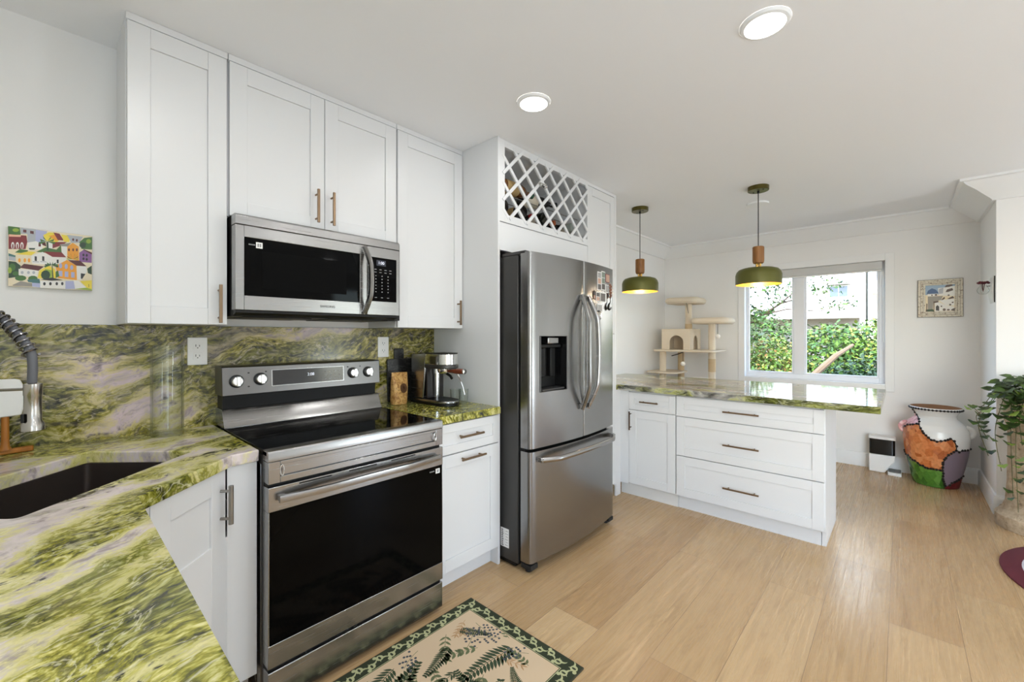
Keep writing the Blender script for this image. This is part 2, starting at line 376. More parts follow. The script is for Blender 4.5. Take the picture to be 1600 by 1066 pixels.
# roller blind
bl=thing('roller_blind','grey roller blind rolled up in its cassette at the window head','blind',(XW+.03,(wy0+wy1)/2,wz1-.05))
BLIND=mat('blind_cassette',C(205,205,203),.5)
mb=MB(); mb.box(XW+.005,XW+.057,wy0+.02,wy1-.004,wz1-.082,wz1-.002); mb.build('cassette',BLIND,bl,.004)
mb=MB(); mb.box(XW+.024,XW+.036,wy0+.03,wy1-.015,wz1-.10,wz1-.082); mb.build('hem_bar',WHITEP,bl,.003)
mb=MB(); mb.cyl((XW+.02,wy0+.012,wz1-.10),(XW+.02,wy0+.012,1.30),.0035,seg=8); mb.cyl((XW+.02,wy0+.012,1.30),(XW+.02,wy0+.012,1.25),.007,seg=10); mb.build('pull_cord',WHITEP,bl)

# ------------------------------------------------------------------ cabinets
def pull(parent,M,orient,cx,cz,length,m,flat=False,off=.032,y=0,rad=.006):
    mb=MB(); mb.M=M; h=length/2; e=h*.72
    def bar(a,b):
        if flat: 
            if orient=='v': mb.box(cx-.0055,cx+.0055,y-off-.005,y-off+.004,a,b)
            else: mb.box(a,b,y-off-.005,y-off+.004,cz-.0055,cz+.0055)
        else:
            if orient=='v': mb.cyl((cx,y-off,a),(cx,y-off,b),rad)
            else: mb.cyl((a,y-off,cz),(b,y-off,cz),rad)
    if orient=='v':
        bar(cz-h,cz+h)
        for z in (cz-e,cz+e): mb.cyl((cx,y+.002,z),(cx,y-off,z),.0045,seg=10)
    else:
        bar(cx-h,cx+h)
        for x in (cx-e,cx+e): mb.cyl((x,y+.002,cz),(x,y-off,cz),.0045,seg=10)
    return mb.build('handle',m,parent,.001 if flat else 0)
def shaker(parent,M,w,h,rail=.062,name='door',th=.02,dep=.007,top=None):
    mb=MB(); mb.M=M; t=top or rail
    mb.box(0,rail,0,th,0,h); mb.box(w-rail,w,0,th,0,h); mb.box(rail,w-rail,0,th,0,rail); mb.box(rail,w-rail,0,th,h-t,h)
    mb.box(rail,w-rail,dep,th-.001,rail,h-t)
    return mb.build(name,CAB,parent,.0013)
def carcass(parent,boxes,name='body',m=None,bev=.001):
    mb=MB()
    for b in boxes: mb.box(*b)
    return mb.build(name,m or CAB,parent,bev)
YU=-.3137; ZU0,ZU1=1.364,2.443
def upper(name,label,x0,x1,z0,doors,side=0):
    t=thing(name,label,'cabinet',((x0+x1)/2,0,z0))
    carcass(t,[(x0,x1,-.292,-.001,z0,ZU1+.004),(x0,x1,-.31,-.001,ZU1+.004,ZC-.001)])
    n=len(doors); wd=(x1-x0-.003*(n+1))/n
    for i,hd in enumerate(doors):
        xa=x0+.003+i*(wd+.003); M=facing(xa,YU,z0+.001)
        d=shaker(t,M,wd,ZU1-z0-.001,.064,top=.072)
        pull(d,M,'v',hd[0]-xa,hd[1]-z0,hd[2],BRASS,True)
    return t
upper('wall_cabinet','tall white shaker wall cabinet at the left end, beside the village tile',-.3345,-.0265,ZU0,[(-.058,1.446,.152)])
upper('wall_cabinet','short two-door white shaker wall cabinet above the microwave',-.0235,.7575,1.812,[(.325,1.921,.155),(.398,1.921,.158)])
upper('wall_cabinet','tall white shaker wall cabinet right of the microwave, above the espresso machine',.7605,1.2285,ZU0,[(1.185,1.459,.150)])
# drawer base cabinet right of the range
t=thing('base_cabinet','white base cabinet with one drawer and one door between range and refrigerator','cabinet',(1.0,-.3,0))
carcass(t,[(.772,1.228,-.608,-.004,.10,.872),(.772,1.228,-.56,-.004,0,.10)])
M=facing(.775,-.63,.712); d=shaker(t,M,.450,.155,.045,'drawer'); pull(d,M,'h',.997-.775,.795-.712,.165,BRASS)
M=facing(.775,-.63,.112); d=shaker(t,M,.450,.594,.064); pull(d,M,'h',1.011-.775,.675-.112,.168,BRASS)
# sink cabinet across the corner
TH=R(45); c0=.532
t=thing('corner_sink_cabinet','white corner cabinet set diagonally under the sink, with one door and grey bar handle','cabinet',(-.6,-.45,0))
mb=MB(); mb.prism([(-1.04,-.005),(-.016,-.005),(-.016,-.605),(-.095,-.625),(-.345,-.875),(-.395,-.925),(-1.04,-.925)],.10,.635); mb.build('body',CAB,t,.001)
mb=MB(); mb.prism([(-1.04,-.06),(-.02,-.06),(-.02,-.55),(-.13,-.58),(-.32,-.83),(-.45,-.92),(-1.04,-.92)],0,.10); mb.build('toe_kick',KICK,t)
mb=MB(); mb.prism([(-.016,-.605),(-.016,-.635),(-.108,-.638),(-.098,-.618)],.112,.872); mb.build('filler_strip',CAB,t,.001)
mb=MB(); mb.prism([(-.338,-.868),(-.352,-.882),(-.392,-.93),(-.376,-.922)],.112,.872); mb.build('filler_strip',CAB,t,.001)
M=Matrix.Translation((-.336,-.336-c0,.112))@Matrix.Rotation(TH,4,'Z'); wd=.222*sqrt(2)
d=shaker(t,M,wd,.757,.07); pull(d,M,'v',wd-.026,.645,.128,NICKEL,False,.034,0,.0075)
t=thing('base_cabinet','white base cabinet under the left counter leg','cabinet',(-.72,-1.7,0))
carcass(t,[(-1.04,-.408,-2.48,-.935,.10,.872),(-1.04,-.47,-2.48,-.935,0,.10)])
for i in range(3):
    M=facing(-.388,-2.475+.513*i,.112,R(90)); d=shaker(t,M,.509,.757,.065); pull(d,M,'v',.04,.62,.15,NICKEL)

# ------------------------------------------------------------------ counters and sink
def slab(name,outer,hole,z0,z1,m,label,bev=.004):
    b=bmesh.new(); ed=[]
    for loop in ([outer]+([hole] if hole else [])):
        vs=[b.verts.new((x,y,z1)) for x,y in loop]
        ed+=[b.edges.new((vs[i],vs[(i+1)%len(vs)])) for i in range(len(vs))]
    r=bmesh.ops.triangle_fill(b,edges=ed,use_beauty=True,use_dissolve=False)
    fs=[g for g in r['geom'] if isinstance(g,bmesh.types.BMFace)]
    bmesh.ops.dissolve_limit(b,angle_limit=.01,verts=b.verts[:],edges=[e for e in b.edges if len(e.link_faces)==2])
    ex=bmesh.ops.extrude_face_region(b,geom=b.faces[:])
    bmesh.ops.translate(b,vec=(0,0,z0-z1),verts=[g for g in ex['geom'] if isinstance(g,bmesh.types.BMVert)])
    bmesh.ops.recalc_face_normals(b,faces=b.faces[:])
    me=bpy.data.meshes.new(name); b.to_mesh(me); b.free(); me.materials.append(m)
    o=bpy.data.objects.new(name,me); COL.objects.link(o); WM[o]=Matrix.Identity(4)
    q=o.modifiers.new('bevel','BEVEL'); q.width=bev; q.segments=2; q.limit_method='ANGLE'; q.angle_limit=R(50)
    return tag(o,label,'countertop')
SK=[(-.566,-.880),(-.178,-.492),(-.427,-.234),(-.815,-.622)]
def roundpoly(pts,r,n=4):
    out=[]; k=len(pts)
    for i in range(k):
        p=Vector(pts[i]); a=(Vector(pts[i-1])-p).normalized(); b=(Vector(pts[(i+1)%k])-p).normalized()
        for j in range(n+1):
            u=j/n; q=p+a*r*(1-u)**2+b*r*u**2; out.append((q.x,q.y))
    return out
HOLE=roundpoly(SK,.014)
slab('countertop',[(-1.045,-.022),(-.012,-.022),(-.012,-.6465),(-.098,-.655),(-.3642,-.916),(-.3642,-2.5),(-1.045,-2.5)],HOLE,.874,.914,MARB,'large green and cream marble countertop with the corner sink cut into it')
slab('countertop',[(.766,-.022),(1.227,-.022),(1.227,-.6456),(.766,-.6456)],None,.874,.914,MARBR,'small green marble countertop under the espresso machine')
mb=MB().box(-1.05,1.2285,-.02,-.0005,.875,1.363)
tag(mb.build('backsplash',MARBS,None,.001),'full-height dark green marble backsplash slab on the wall behind the range','backsplash')
# undermount sink
SINK=mat('sink_steel',C(112,102,98),.34,.9)
t=thing('sink','dark steel undermount sink set diagonally in the corner counter','sink',(-.497,-.556,.70))
mb=MB(); cx,cy=-.4965,-.557
def inset(k): return roundpoly([(cx+(x-cx)*k,cy+(y-cy)*k) for x,y in SK],.02)
def ringfaces(mb,loops):
    n=len(loops[0]); vs=[p for l in loops for p in l]; fs=[]
    for i in range(len(loops)-1):
        for k in range(n): fs.append((i*n+k,i*n+(k+1)%n,(i+1)*n+(k+1)%n,(i+1)*n+k))
    return vs,fs
lp=[[(x,y,.8735) for x,y in inset(1.06)],[(x,y,.8735) for x,y in inset(.995)],[(x,y,.66) for x,y in inset(.985)],[(x,y,.645) for x,y in inset(.93)]]
vs,fs=ringfaces(mb,lp); n=len(lp[0]); fs.append(tuple(range(3*n,4*n)))
mb._add(vs,fs); mb.build('basin',SINK,t,0,True,False)
mb=MB(); mb.lathe([(.0,.001),(.045,.001),(.045,.004),(.032,.004),(.030,.001),(0,.001)],(cx,cy,.645),20,cap=False); mb.build('drain',CHROME,t)

# ------------------------------------------------------------------ refrigerator wall
# end panel, wine cabinet, pantry
YF=-.606
t=thing('end_panel','tall plain white side panel between the espresso counter and the refrigerator','panel',(1.237,-.3,0))
carcass(t,[(1.2295,1.246,-.62,-.001,0,ZC-.001)],'panel')
t=thing('wine_cabinet','white cabinet with diagonal wine lattice above the refrigerator','cabinet',(1.72,-.3,1.82))
x0,x1=1.2475,2.197; rx0,rx1,rz0,rz1=1.296,2.188,2.036,2.432
carcass(t,[(x0,x1,-.02,-.001,1.822,ZC-.001),(x0,x0+.02,-.59,-.02,1.99,ZC-.001),(x1-.006,x1,-.59,-.02,1.99,ZC-.001),(x0+.02,x1-.006,-.59,-.02,1.99,2.005),(x0+.02,x1-.006,-.59,-.02,2.455,ZC-.001)])
mb=MB(); mb.box(x0,x1,YF,-.586,1.822,1.987); mb.build('fascia',CAB,t,.001)
mb=MB(); ya,yb=YF-.006,-.588
mb.box(x0,rx0,ya,yb,1.989,2.472); mb.box(rx1,x1,ya,yb,1.989,2.472); mb.box(rx0,rx1,ya,yb,1.989,rz0); mb.box(rx0,rx1,ya,yb,rz1,2.472); mb.build('frame',CAB,t,.001)
def lattice(par):
    for dirn in (1,-1):
        mb=MB(); pitch=.157; sl=1.0; W=.010; yl0,yl1=(ya-.006,ya+.004) if dirn==1 else (ya-.002,ya+.010)
        ex=.022
        X0,X1,Z0,Z1=rx0-ex*.8,rx1+.006,rz0-ex,rz1+.018
        k=-12
        for k in range(-12,14):
            c=X0+.055+k*pitch
            # line x = c + dirn*(z-Z0)
            pts=[]
            for z in (Z0,Z1): 
                x=c+dirn*sl*(z-Z0); pts.append((x,z))
            (xa,za),(xb,zb)=pts
            # clip to X range
            def clip(xa,za,xb,zb):
                if xa>xb: xa,za,xb,zb=xb,zb,xa,za
                if xb<X0+.02 or xa>X1-.02: return None
                if xa<X0: za+= (zb-za)*(X0-xa)/(xb-xa); xa=X0
                if xb>X1: zb-= (zb-za)*(xb-X1)/(xb-xa); xb=X1
                return xa,za,xb,zb
            q=clip(xa,za,xb,zb)
            if not q: continue
            xa,za,xb,zb=q; d=Vector((xb-xa,zb-za)).normalized(); nrm=Vector((-d.y,d.x))*W
            mb.prism([(xa+nrm.x,za+nrm.y),(xb+nrm.x,zb+nrm.y),(xb-nrm.x,zb-nrm.y),(xa-nrm.x,za-nrm.y)],yl0,yl1,'y')
        mb.build('lattice',CAB,par,.0012)
lattice(t)
# bottles lying in the lattice bay
BOTG=mat('green_bottle_glass',C(16,22,14),.1,0,.6); BOTB=mat('amber_bottle_glass',C(96,58,22),.12,0,.6); BOTK=mat('dark_bottle_glass',C(18,15,15),.12,0,.6); BOTC=mat('pale_bottle_glass',C(150,158,150),.1,0,.6)
FR=mat('red_foil',C(168,28,34),.35); FB=mat('black_foil',C(20,20,22),.35); FG=mat('green_foil',C(30,78,56),.4); LBA=mat('tan_label',C(178,150,100),.6); LBW=mat('cream_label',C(214,206,188),.6); FO=mat('copper_foil',C(150,76,40),.4)
def bottle(label,p,d,gl,foil,lab,ln=.30,r=.037):
    b=thing('wine_bottle',label,'bottle',p); d=Vector(d).normalized()
    prof=[(r*.92,0),(r,.006),(r,ln*.60),(r*.86,ln*.68),(r*.45,ln*.78),(r*.38,ln*.82),(r*.38,ln*.97)]
    mb=MB(); mb.lathe(prof,p,18,d); mb.build('glass',gl,b)
    mb=MB(); mb.lathe([(r*.42,ln*.86),(r*.44,ln*.87),(r*.44,ln*.995),(r*.36,ln)],p,16,d); mb.build('capsule',foil,b)
    mb=MB(); mb.lathe([(r*1.012,ln*.16),(r*1.012,ln*.5)],p,18,d,False); mb.build('label',lab,b)
zb0=2.064+.0375
B=[('amber bottle with green neck lying sideways across the upper rack, nearest the left frame',(1.315,-.53,2.243),(1,0,.0),BOTB,FG,LBA,.33,.043),
('dark bottle with red foil neck pointing out of the rack',(1.62,-.285,zb0+.001),(0,-1,0),BOTK,FR,LBW,.285,.037),
('dark bottle, base outward, lowest left in the lattice',(1.335,-.57,zb0+.004),(0,1,0),BOTK,FB,LBW,.30,.041),
('dark bottle, base outward, second along the bottom of the rack',(1.50,-.575,zb0+.004),(.1,1,0),BOTK,FB,LBA,.30,.041),
('dark bottle, base outward, in the middle of the bottom row',(1.725,-.57,zb0+.004),(0,1,0),BOTG,FB,LBW,.30,.041),
('bottle with black neck pointing right in the middle of the rack',(1.62,-.40,2.243),(.95,-.42,0),BOTK,FB,LBW,.32,.043),
('bottle with copper foil neck pointing out, right of the middle',(1.82,-.27,zb0+.004),(.14,-1,0),BOTG,FO,LBA,.29,.041),
('black-capped bottle lying low toward the right of the rack',(1.92,-.28,zb0+.001),(.18,-1,.0),BOTK,FB,LBA,.29,.038),
('pale clear bottle, base outward, at the right of the rack',(2.075,-.565,zb0+.004),(0,1,0),BOTC,FB,LBW,.30,.041)]
for b in B: bottle(*b)
for y,z in ((-.52,2.1965),(-.40,2.1965),(-.26,2.1965),(-.52,2.061),(-.40,2.061),(-.26,2.061)):
    mb=MB(); mb.cyl((1.268,y,z),(2.190,y,z),.003,seg=8); mb.build('bottle_rest',NICKEL,t)
ck=thing('corkscrew','silver coil corkscrew hanging on the wine lattice','corkscrew',(1.62,-.62,2.27))
mb=MB(); pts=[(1.60+.0012*k,-.632+.011*cos(k*.9),2.288+.011*sin(k*.9)) for k in range(40)]
mb.tube(pts,.0032,6); mb.build('coil',CHROME,ck)
mb=MB(); mb.tube([(1.655,-.632+.013*cos(a*pi/6),2.288+.013*sin(a*pi/6)) for a in range(12)],.004,6,True); mb.build('ring',CHROME,ck)
# pantry
t=thing('pantry_cabinet','narrow tall white pantry cabinet right of the refrigerator','cabinet',(2.42,-.3,0))
carcass(t,[(2.199,2.6315,-.586,-.001,.10,2.448),(2.199,2.6315,-.606,-.001,2.448,ZC-.001),(2.602,2.6315,-.606,-.586,.1,2.448),(2.199,2.6315,-.54,-.001,0,.10)])
for z0,z1 in ((1.336,2.444),(.112,1.330)):
    M=facing(2.202,YF,z0); d=shaker(t,M,.397,z1-z0,.062)
    pull(d,M,'v',.03,(.22 if z0>1 else z1-z0-.22),.15,BRASS)
# refrigerator
fr=thing('refrigerator','stainless french-door refrigerator with water dispenser and bottom freezer drawer','refrigerator',(1.72,-.4,0))
mb=MB(); mb.box(1.262,2.176,-.745,-.04,.035,1.775); mb.build('body',DKSTEEL,fr,.004)
mb=MB(); mb.box(1.27,2.17,-.72,-.08,.012,.04); mb.build('base',BLACK,fr)
def bow(x): u=(x-1.719)/.4585; return -.833-.040*(1-u*u)
def bowed(mb,x0,x1,z0,z1,yb,hole=None,rl=0,rr=0,n=10):
    xs=set([x0,x1]+[x0+(x1-x0)*i/n for i in range(n+1)]); zs=[z0,z1]
    for k,(r,s) in enumerate(((rl,1),(rr,-1))):
        if r: 
            e=x0 if s==1 else x1; xs|={e+s*r*(1-cos(q*pi/8)) for q in range(1,5)}
    if hole: xs|={hole[0],hole[1]}; zs=[z0,hole[2],hole[3],z1]
    xs=sorted(xs)
    def yy(x):
        y=bow(x)
        for r,e in ((rl,x0),(rr,x1)):
            if r and abs(x-e)<r: q=r-abs(x-e); y+= r-sqrt(max(0,r*r-q*q))
        return y
    nz=len(zs); vs=[(x,yy(x),z) for x in xs for z in zs]; fs=[]
    for i in range(len(xs)-1):
        for j in range(nz-1):
            if hole and j==1 and xs[i]>=hole[0]-1e-6 and xs[i+1]<=hole[1]+1e-6: continue
            fs.append((i*nz+j,(i+1)*nz+j,(i+1)*nz+j+1,i*nz+j+1))
    o=len(vs); vs+=[(x,yb,z) for x in (x0,x1) for z in (z0,z1)]
    fs.append((o,o+1,o+3,o+2))
    fs.append(tuple([j for j in range(nz)]+[o+1,o])); e=(len(xs)-1)*nz; fs.append(tuple([e+j for j in range(nz)]+[o+3,o+2]))
    fs.append(tuple([i*nz for i in range(len(xs))]+[o+2,o])); fs.append(tuple([i*nz+nz-1 for i in range(len(xs))]+[o+3,o+1]))
    mb._add(vs,fs); return yy
hx=(1.337,1.558,1.004,1.317)
mb=MB(); bowed(mb,1.262,1.7335,.694,1.785,-.765,hx,.018,.006); ld=mb.build('left_door',STEELF,fr)
mb=MB(); bowed(mb,1.7375,2.176,.694,1.785,-.765,None,.006,.018); rd=mb.build('right_door',STEELF,fr)
mb=MB(); bowed(mb,1.262,2.176,.062,.676,-.765,None,.018,.018,16); fz=mb.build('freezer_drawer',STEELF,fr)
mb=MB(); mb.box(1.275,2.165,-.785,-.745,.04,1.77); mb.build('door_gasket',BLACK,fr)
# dispenser recess
mb=MB(); ys=[bow(hx[0])-.001,bow(hx[1])-.001]; yk=-.775
a,b,c,d=[(hx[0],ys[0],hx[2]),(hx[1],ys[1],hx[2]),(hx[1],ys[1],hx[3]),(hx[0],ys[0],hx[3])]
A,B_,C_,D=[(hx[0]+.006,yk,hx[2]+.02),(hx[1]-.006,yk,hx[2]+.02),(hx[1]-.006,yk,hx[3]),(hx[0]+.006,yk,hx[3])]
mb._add([a,b,c,d,A,B_,C_,D],[(4,5,6,7),(0,1,5,4),(1,2,6,5),(2,3,7,6),(3,0,4,7)])
dp=mb.build('dispenser',mat('dispenser_black',C(16,16,17),.25,0,.5),ld,0,False,False)
mb=MB(); mb.tube([(hx[0],ys[0]-.001,hx[2]),(hx[1],ys[1]-.001,hx[2]),(hx[1],ys[1]-.001,hx[3]),(hx[0],ys[0]-.001,hx[3])],.004,6,True); mb.build('dispenser_trim',DKSTEEL,ld)
mb=MB(); mb.box(1.405,1.505,-.85,-.80,1.272,1.312); mb.build('ice_chute',STEEL,ld,.006)
mb=MB(); mb.box(1.352,1.545,-.835,-.776,1.25,1.27); mb.box(1.385,1.43,-.812,-.79,1.08,1.25); mb.box(1.475,1.52,-.812,-.79,1.08,1.25); mb.build('lever',BLACK,ld,.004)
mb=MB(); mb.box(1.345,1.55,-.86,-.78,1.006,1.018); mb.build('drip_tray',DKSTEEL,ld,.003)
# arched handles
for par,xh,s in ((ld,1.706,-1),(rd,1.765,1)):
    mb=MB(); pts=[]
    for i in range(25):
        u=-1+2*i/24; k=1-u*u; pts.append((xh+s*.027*k,-.880-.055*min(1,k*1.5)-.012*k,1.219+.350*u))
    mb.tube(pts,.0165,10,flat=(1.0,.82))
    for z in (.885,1.553): mb.box(xh-.011,xh+.011,-.90,-.868,z-.012,z+.012)
    mb.build('handle',STEEL,par)
mb=MB(); pts=[]
for i in range(25):
    u=-1+2*i/24; k=1-u*u; x=1.728+.405*u; pts.append((x,bow(x)-.018-.045*min(1,k*2.2),.627+.006*k))
mb.tube(pts,.015,10,flat=(1.0,.7)); 
for x in (1.335,2.121): mb.box(x-.012,x+.012,bow(x)-.03,bow(x)+.004,.616,.638)
mb.build('handle',STEEL,fz)
mb=MB(); mb.box(1.262,1.33,-.80,-.62,1.776,1.795); mb.build('hinge_cover',DKSTEEL,fr,.004)
mb=MB(); mb.box(2.11,2.176,-.80,-.62,1.776,1.795); mb.build('hinge_cover',DKSTEEL,fr,.004)
for x in (1.30,2.14):
    mb=MB(); mb.cyl((x,-.79,.0),(x,-.79,.045),.018); mb.box(x-.03,x+.03,-.835,-.76,.022,.05); mb.build('foot',RUBBER,fr,.003)
mb=MB(); mb.box(1.2608,1.2618,-.676,-.612,.100,.208); st=mb.build('sticker',PAPER,fr); st['label']='white information sticker low on the side'
mb=MB()
for k in range(9): mb.box(1.2603,1.2607,-.634+(.003 if k%3 else 0),-.619,.107+k*.0108,.107+k*.0108+.005)
for k in range(6): mb.box(1.2603,1.2607,-.670,-.646-.006*(k%2),.112+k*.016,.1135+k*.016)
mb.build('print',INK,st)
# magnets on the right door
PH=[mat('photo_grey',C(150,148,146),.4),mat('photo_dark',C(62,58,58),.4),mat('photo_green',C(108,120,108),.4),mat('photo_skin',C(176,140,120),.4)]
def ydoor(x): return bow(x)
def photo(label,x0,z0,w,h,cells,frame):
    o=thing('fridge_magnet',label,'magnet',(x0+w/2,ydoor(x0),z0),0,'magnets on the refrigerator door')
    M=Matrix.Translation((x0,ydoor(x0)-.0015,z0))@Matrix.Rotation(atan2(ydoor(x0+w)-ydoor(x0),w),4,'Z')
    mb=MB(); mb.M=M; mb.box(0,w,-.002,0,0,h); mb.build('card',frame,o)
    mb=MB(); mb.M=M; n=len(cells); hh=(h-.006)/n
    for i,c in enumerate(cells): mb.mi=c; mb.box(.004,w-.004,-.0028,-.002,.004+i*hh,.001+(i+1)*hh)
    mb.build('picture',PH,o)
photo('tall pale photo strip magnet, leftmost of the refrigerator door cluster',1.905,1.62,.052,.12,(1,3,0),PAPER)
photo('photo strip magnet with greenish pictures at the top of the refrigerator cluster',1.962,1.625,.056,.125,(1,2,2),PAPER)
photo('small white photo magnet with dark figures low in the refrigerator cluster',1.945,1.545,.080,.062,(1,),PAPER)
photo('pale photo card magnet left below the tall strip on the refrigerator door',1.885,1.545,.050,.06,(3,1),PAPER)
photo('white note magnet at the lower left of the refrigerator cluster',1.905,1.478,.065,.05,(0,),PAPER)
PLQ=mat('red_plaque',C(104,44,50),.5)
photo('dark red plaque magnet at the top right of the refrigerator cluster',2.028,1.682,.066,.058,(3,),PLQ)
photo('grey triangular-picture magnet beside the red plaque on the refrigerator',2.025,1.612,.050,.055,(0,),PAPER)
photo('small tan magnet at the far left edge of the refrigerator cluster',1.846,1.555,.030,.055,(3,1),BRONZE)
o=thing('fridge_magnet','round silver magnet with black rim below the refrigerator photo cluster','magnet',(1.914,-.87,1.46))
mb=MB(); mb.lathe([(.034,0),(.034,.008),(.026,.011)],(1.914,ydoor(1.914),1.452),20,(0,-1,0)); mb.build('rim',BLACK,o)
mb=MB(); mb.lathe([(.024,.009),(.020,.018),(.0,.02)],(1.914,ydoor(1.914),1.452),20,(0,-1,0)); mb.build('dome',CHROME,o)
o=thing('bead_string','string of brown beads hanging at the right of the refrigerator cluster','beads',(2.098,-.86,1.63))
BEAD=mat('brown_bead',C(122,78,58),.4); mb=MB()
for k in range(9): mb.sphere((2.088+.012*(k%2),ydoor(2.09)-.010,1.668-.0105*k),.0085,8,6)
mb.build('beads',BEAD,o)
o=thing('hook_magnet','black hook magnet dangling at the lower right of the refrigerator cluster','magnet',(2.07,-.86,1.55))
mb=MB(); mb.tube([(2.083,ydoor(2.08)-.012,1.60),(2.086,ydoor(2.08)-.012,1.55),(2.06,ydoor(2.08)-.014,1.53),(2.052,ydoor(2.08)-.014,1.508),(2.066,ydoor(2.08)-.014,1.498),(2.085,ydoor(2.08)-.014,1.502),(2.09,ydoor(2.08)-.014,1.515)],[.002,.003,.007,.010,.008,.005,.003],8); mb.build('hook',BLACK,o)
# ------------------------------------------------------------------ electric range
rg=thing('electric_range','stainless electric range with black glass cooktop, knobs on the back panel and black oven door','range',(.38,-.4,0))
mb=MB(); mb.box(-.003,.757,-.655,-.03,.02,.895); mb.build('body',DKSTEEL,rg,.002)
mb=MB(); mb.box(-.0055,-.003,-.64,-.60,.05,.86); mb.box(-.0052,-.003,-.585,-.57,.05,.86); mb.build('side_trim',STEEL,rg,.001)
mb=MB(); mb.box(-.004,.758,-.700,-.16,.895,.9145); mb.build('cooktop',COOK,rg,.003)
mb=MB(); RING=mat('burner_print',C(38,38,40),.25)
def ring(mb,x,y,z,r,w=.0016):
    n=40; vs=[(x+q*cos(2*pi*k/n),y+q*sin(2*pi*k/n),z) for q in (r-w,r) for k in range(n)]
    mb._add(vs,[(k,(k+1)%n,n+(k+1)%n,n+k) for k in range(n)])
for x,y,r in ((.2,-.52,.115),(.2,-.52,.075),(.56,-.50,.10),(.2,-.28,.078),(.56,-.28,.078),(.38,-.26,.05)): ring(mb,x,y,.9148,r)
mb.build('burner_rings',RING,rg,0,False,False)
# front rim: upper band and pocketed lower band
mb=MB(); mb.prism([(-.66,.878),(-.7125,.878),(-.7125,.905),(-.709,.914),(-.700,.9155),(-.66,.915)],-.004,.758,'x'); mb.build('front_rim',STEEL,rg,.0015)
mb=MB()
px0,px1,pz0,pz1=.036,.718,.822,.864
mb.box(-.003,px0,-.712,-.66,.800,.8765); mb.box(px1,.757,-.712,-.66,.800,.8765); mb.box(px0,px1,-.712,-.66,.800,pz0); mb.box(px0,px1,-.712,-.66,pz1,.8765); mb.box(px0,px1,-.702,-.67,pz0,pz1)
mb.build('control_band',STEEL,rg,.0015)
mb=MB()
for x in (px0+.006,px1-.006): mb.tube([(x+.006*cos(a*pi/8)*1.0,-.7125,.843+.019*sin(a*pi/8)) for a in range(16)],.002,6,True)
mb.build('pocket_ring',CHROME,rg)
mb=MB(); mb.box(0,.754,-.69,-.65,.782,.80); mb.build('vent_gap',BLACK,rg)
# oven door
mb=MB(); zt=.788; dx0,dx1=-.012+.008,.758
mb.box(dx0,dx1,-.712,-.66,.702,zt); mb.box(dx0,dx1,-.712,-.66,.155,.236); mb.box(dx0,dx0+.006,-.711,-.66,.236,.702); mb.box(dx1-.004,dx1,-.711,-.66,.236,.702)
dr=mb.build('oven_door',STEEL,rg,.002)
mb=MB(); mb.box(dx0+.006,dx1-.004,-.7115,-.67,.2365,.7015); mb.build('oven_glass',BGLASS,dr)
for k in range(3):
    mb=MB(); mb.box(.10+.19*k,.22+.19*k,-.7135,-.711,.7795,.7835); mb.build('vent_slot',BLACK,dr)
mb=MB(); pts=[]
n=25; vs=[]
for i in range(n):
    u=-1+2*i/(n-1); k=1-u*u; x=.376+.350*u; y=-.728-.030*min(1,k*1.3); z=.7485+.006*k
    vs+=[(x,y,z-.013),(x,y-.011,z-.012),(x,y-.013,z),(x,y-.011,z+.012),(x,y,z+.013),(x,y+.006,z)]
fs=[]
for i in range(n-1):
    for k in range(6): fs.append((i*6+k,i*6+(k+1)%6,(i+1)*6+(k+1)%6,(i+1)*6+k))
fs+= [tuple(range(6)),tuple(range((n-1)*6,n*6))]
mb._add(vs,fs); mb.box(.028,.05,-.735,-.708,.739,.758); mb.box(.702,.724,-.735,-.708,.739,.758)
mb.build('oven_handle',STEEL,dr)
mb=MB(); mb.box(.716,.739,-.7128,-.7116,.668,.690); st=mb.build('door_sticker',PAPER,dr); st['label']='small white square sticker'
mb=MB(); mb.box(.722,.733,-.7133,-.7128,.672,.686); mb.build('sticker_print',GREYINK,st)
mb=MB(); 
for k in range(4): mb.box(.682+.007*k,.687+.007*k,-.7122,-.7116,.679,.684)
mb.build('sticker_line',GREYINK,dr)
# drawer
mb=MB(); mb.box(dx0,dx1,-.710,-.66,.022,.140); mb.build('drawer',STEEL,rg,.003)
mb=MB(); mb.box(.0,.754,-.695,-.65,.138,.157); mb.box(.0,.754,-.66,-.6,.0,.022); mb.build('shadow_gap',BLACK,rg)
mb=MB()
for x in (.03,.72):
    for y in (-.62,-.08): mb.cyl((x,y,0),(x,y,.022),.015)
mb.build('levelling_feet',RUBBER,rg)
# back panel
mb=MB(); mb.prism([(-.165,.9145),(-.150,.935),(-.128,.985),(-.120,.992),(-.02,.992),(-.02,.9145)],-.004,.757,'x'); mb.build('back_riser',STEEL,rg,.002)
mb=MB(); mb.prism([(-.10,.992),(-.105,1.06),(-.02,1.06),(-.02,.992)],.004,.749,'x'); mb.build('back_recess',BLACK,rg)
mb=MB(); mb.prism([(-.138,1.052),(-.131,1.178),(-.122,1.183),(-.02,1.183),(-.02,1.052)],-.006,.759,'x'); cp=mb.build('control_panel',mat('dark_stainless',(.17,.165,.16,1),.3,1),rg,.003)
pn=Vector((0,-.126,.007)).normalized()   # panel normal direction (leans back)
def onp(x,z,off=0): # point on the slanted panel
    k=(z-1.052)/.126; return Vector((x,-.138+.007*k,z))+pn*off
def panelbox(mb,x0,x1,z0,z1,off0,off1):
    q=[onp(x,z,o) for o in (off0,off1) for x,z in ((x0,z0),(x1,z0),(x1,z1),(x0,z1))]
    mb._add(q,[(0,1,2,3),(4,5,6,7),(0,1,5,4),(1,2,6,5),(2,3,7,6),(3,0,4,7)])
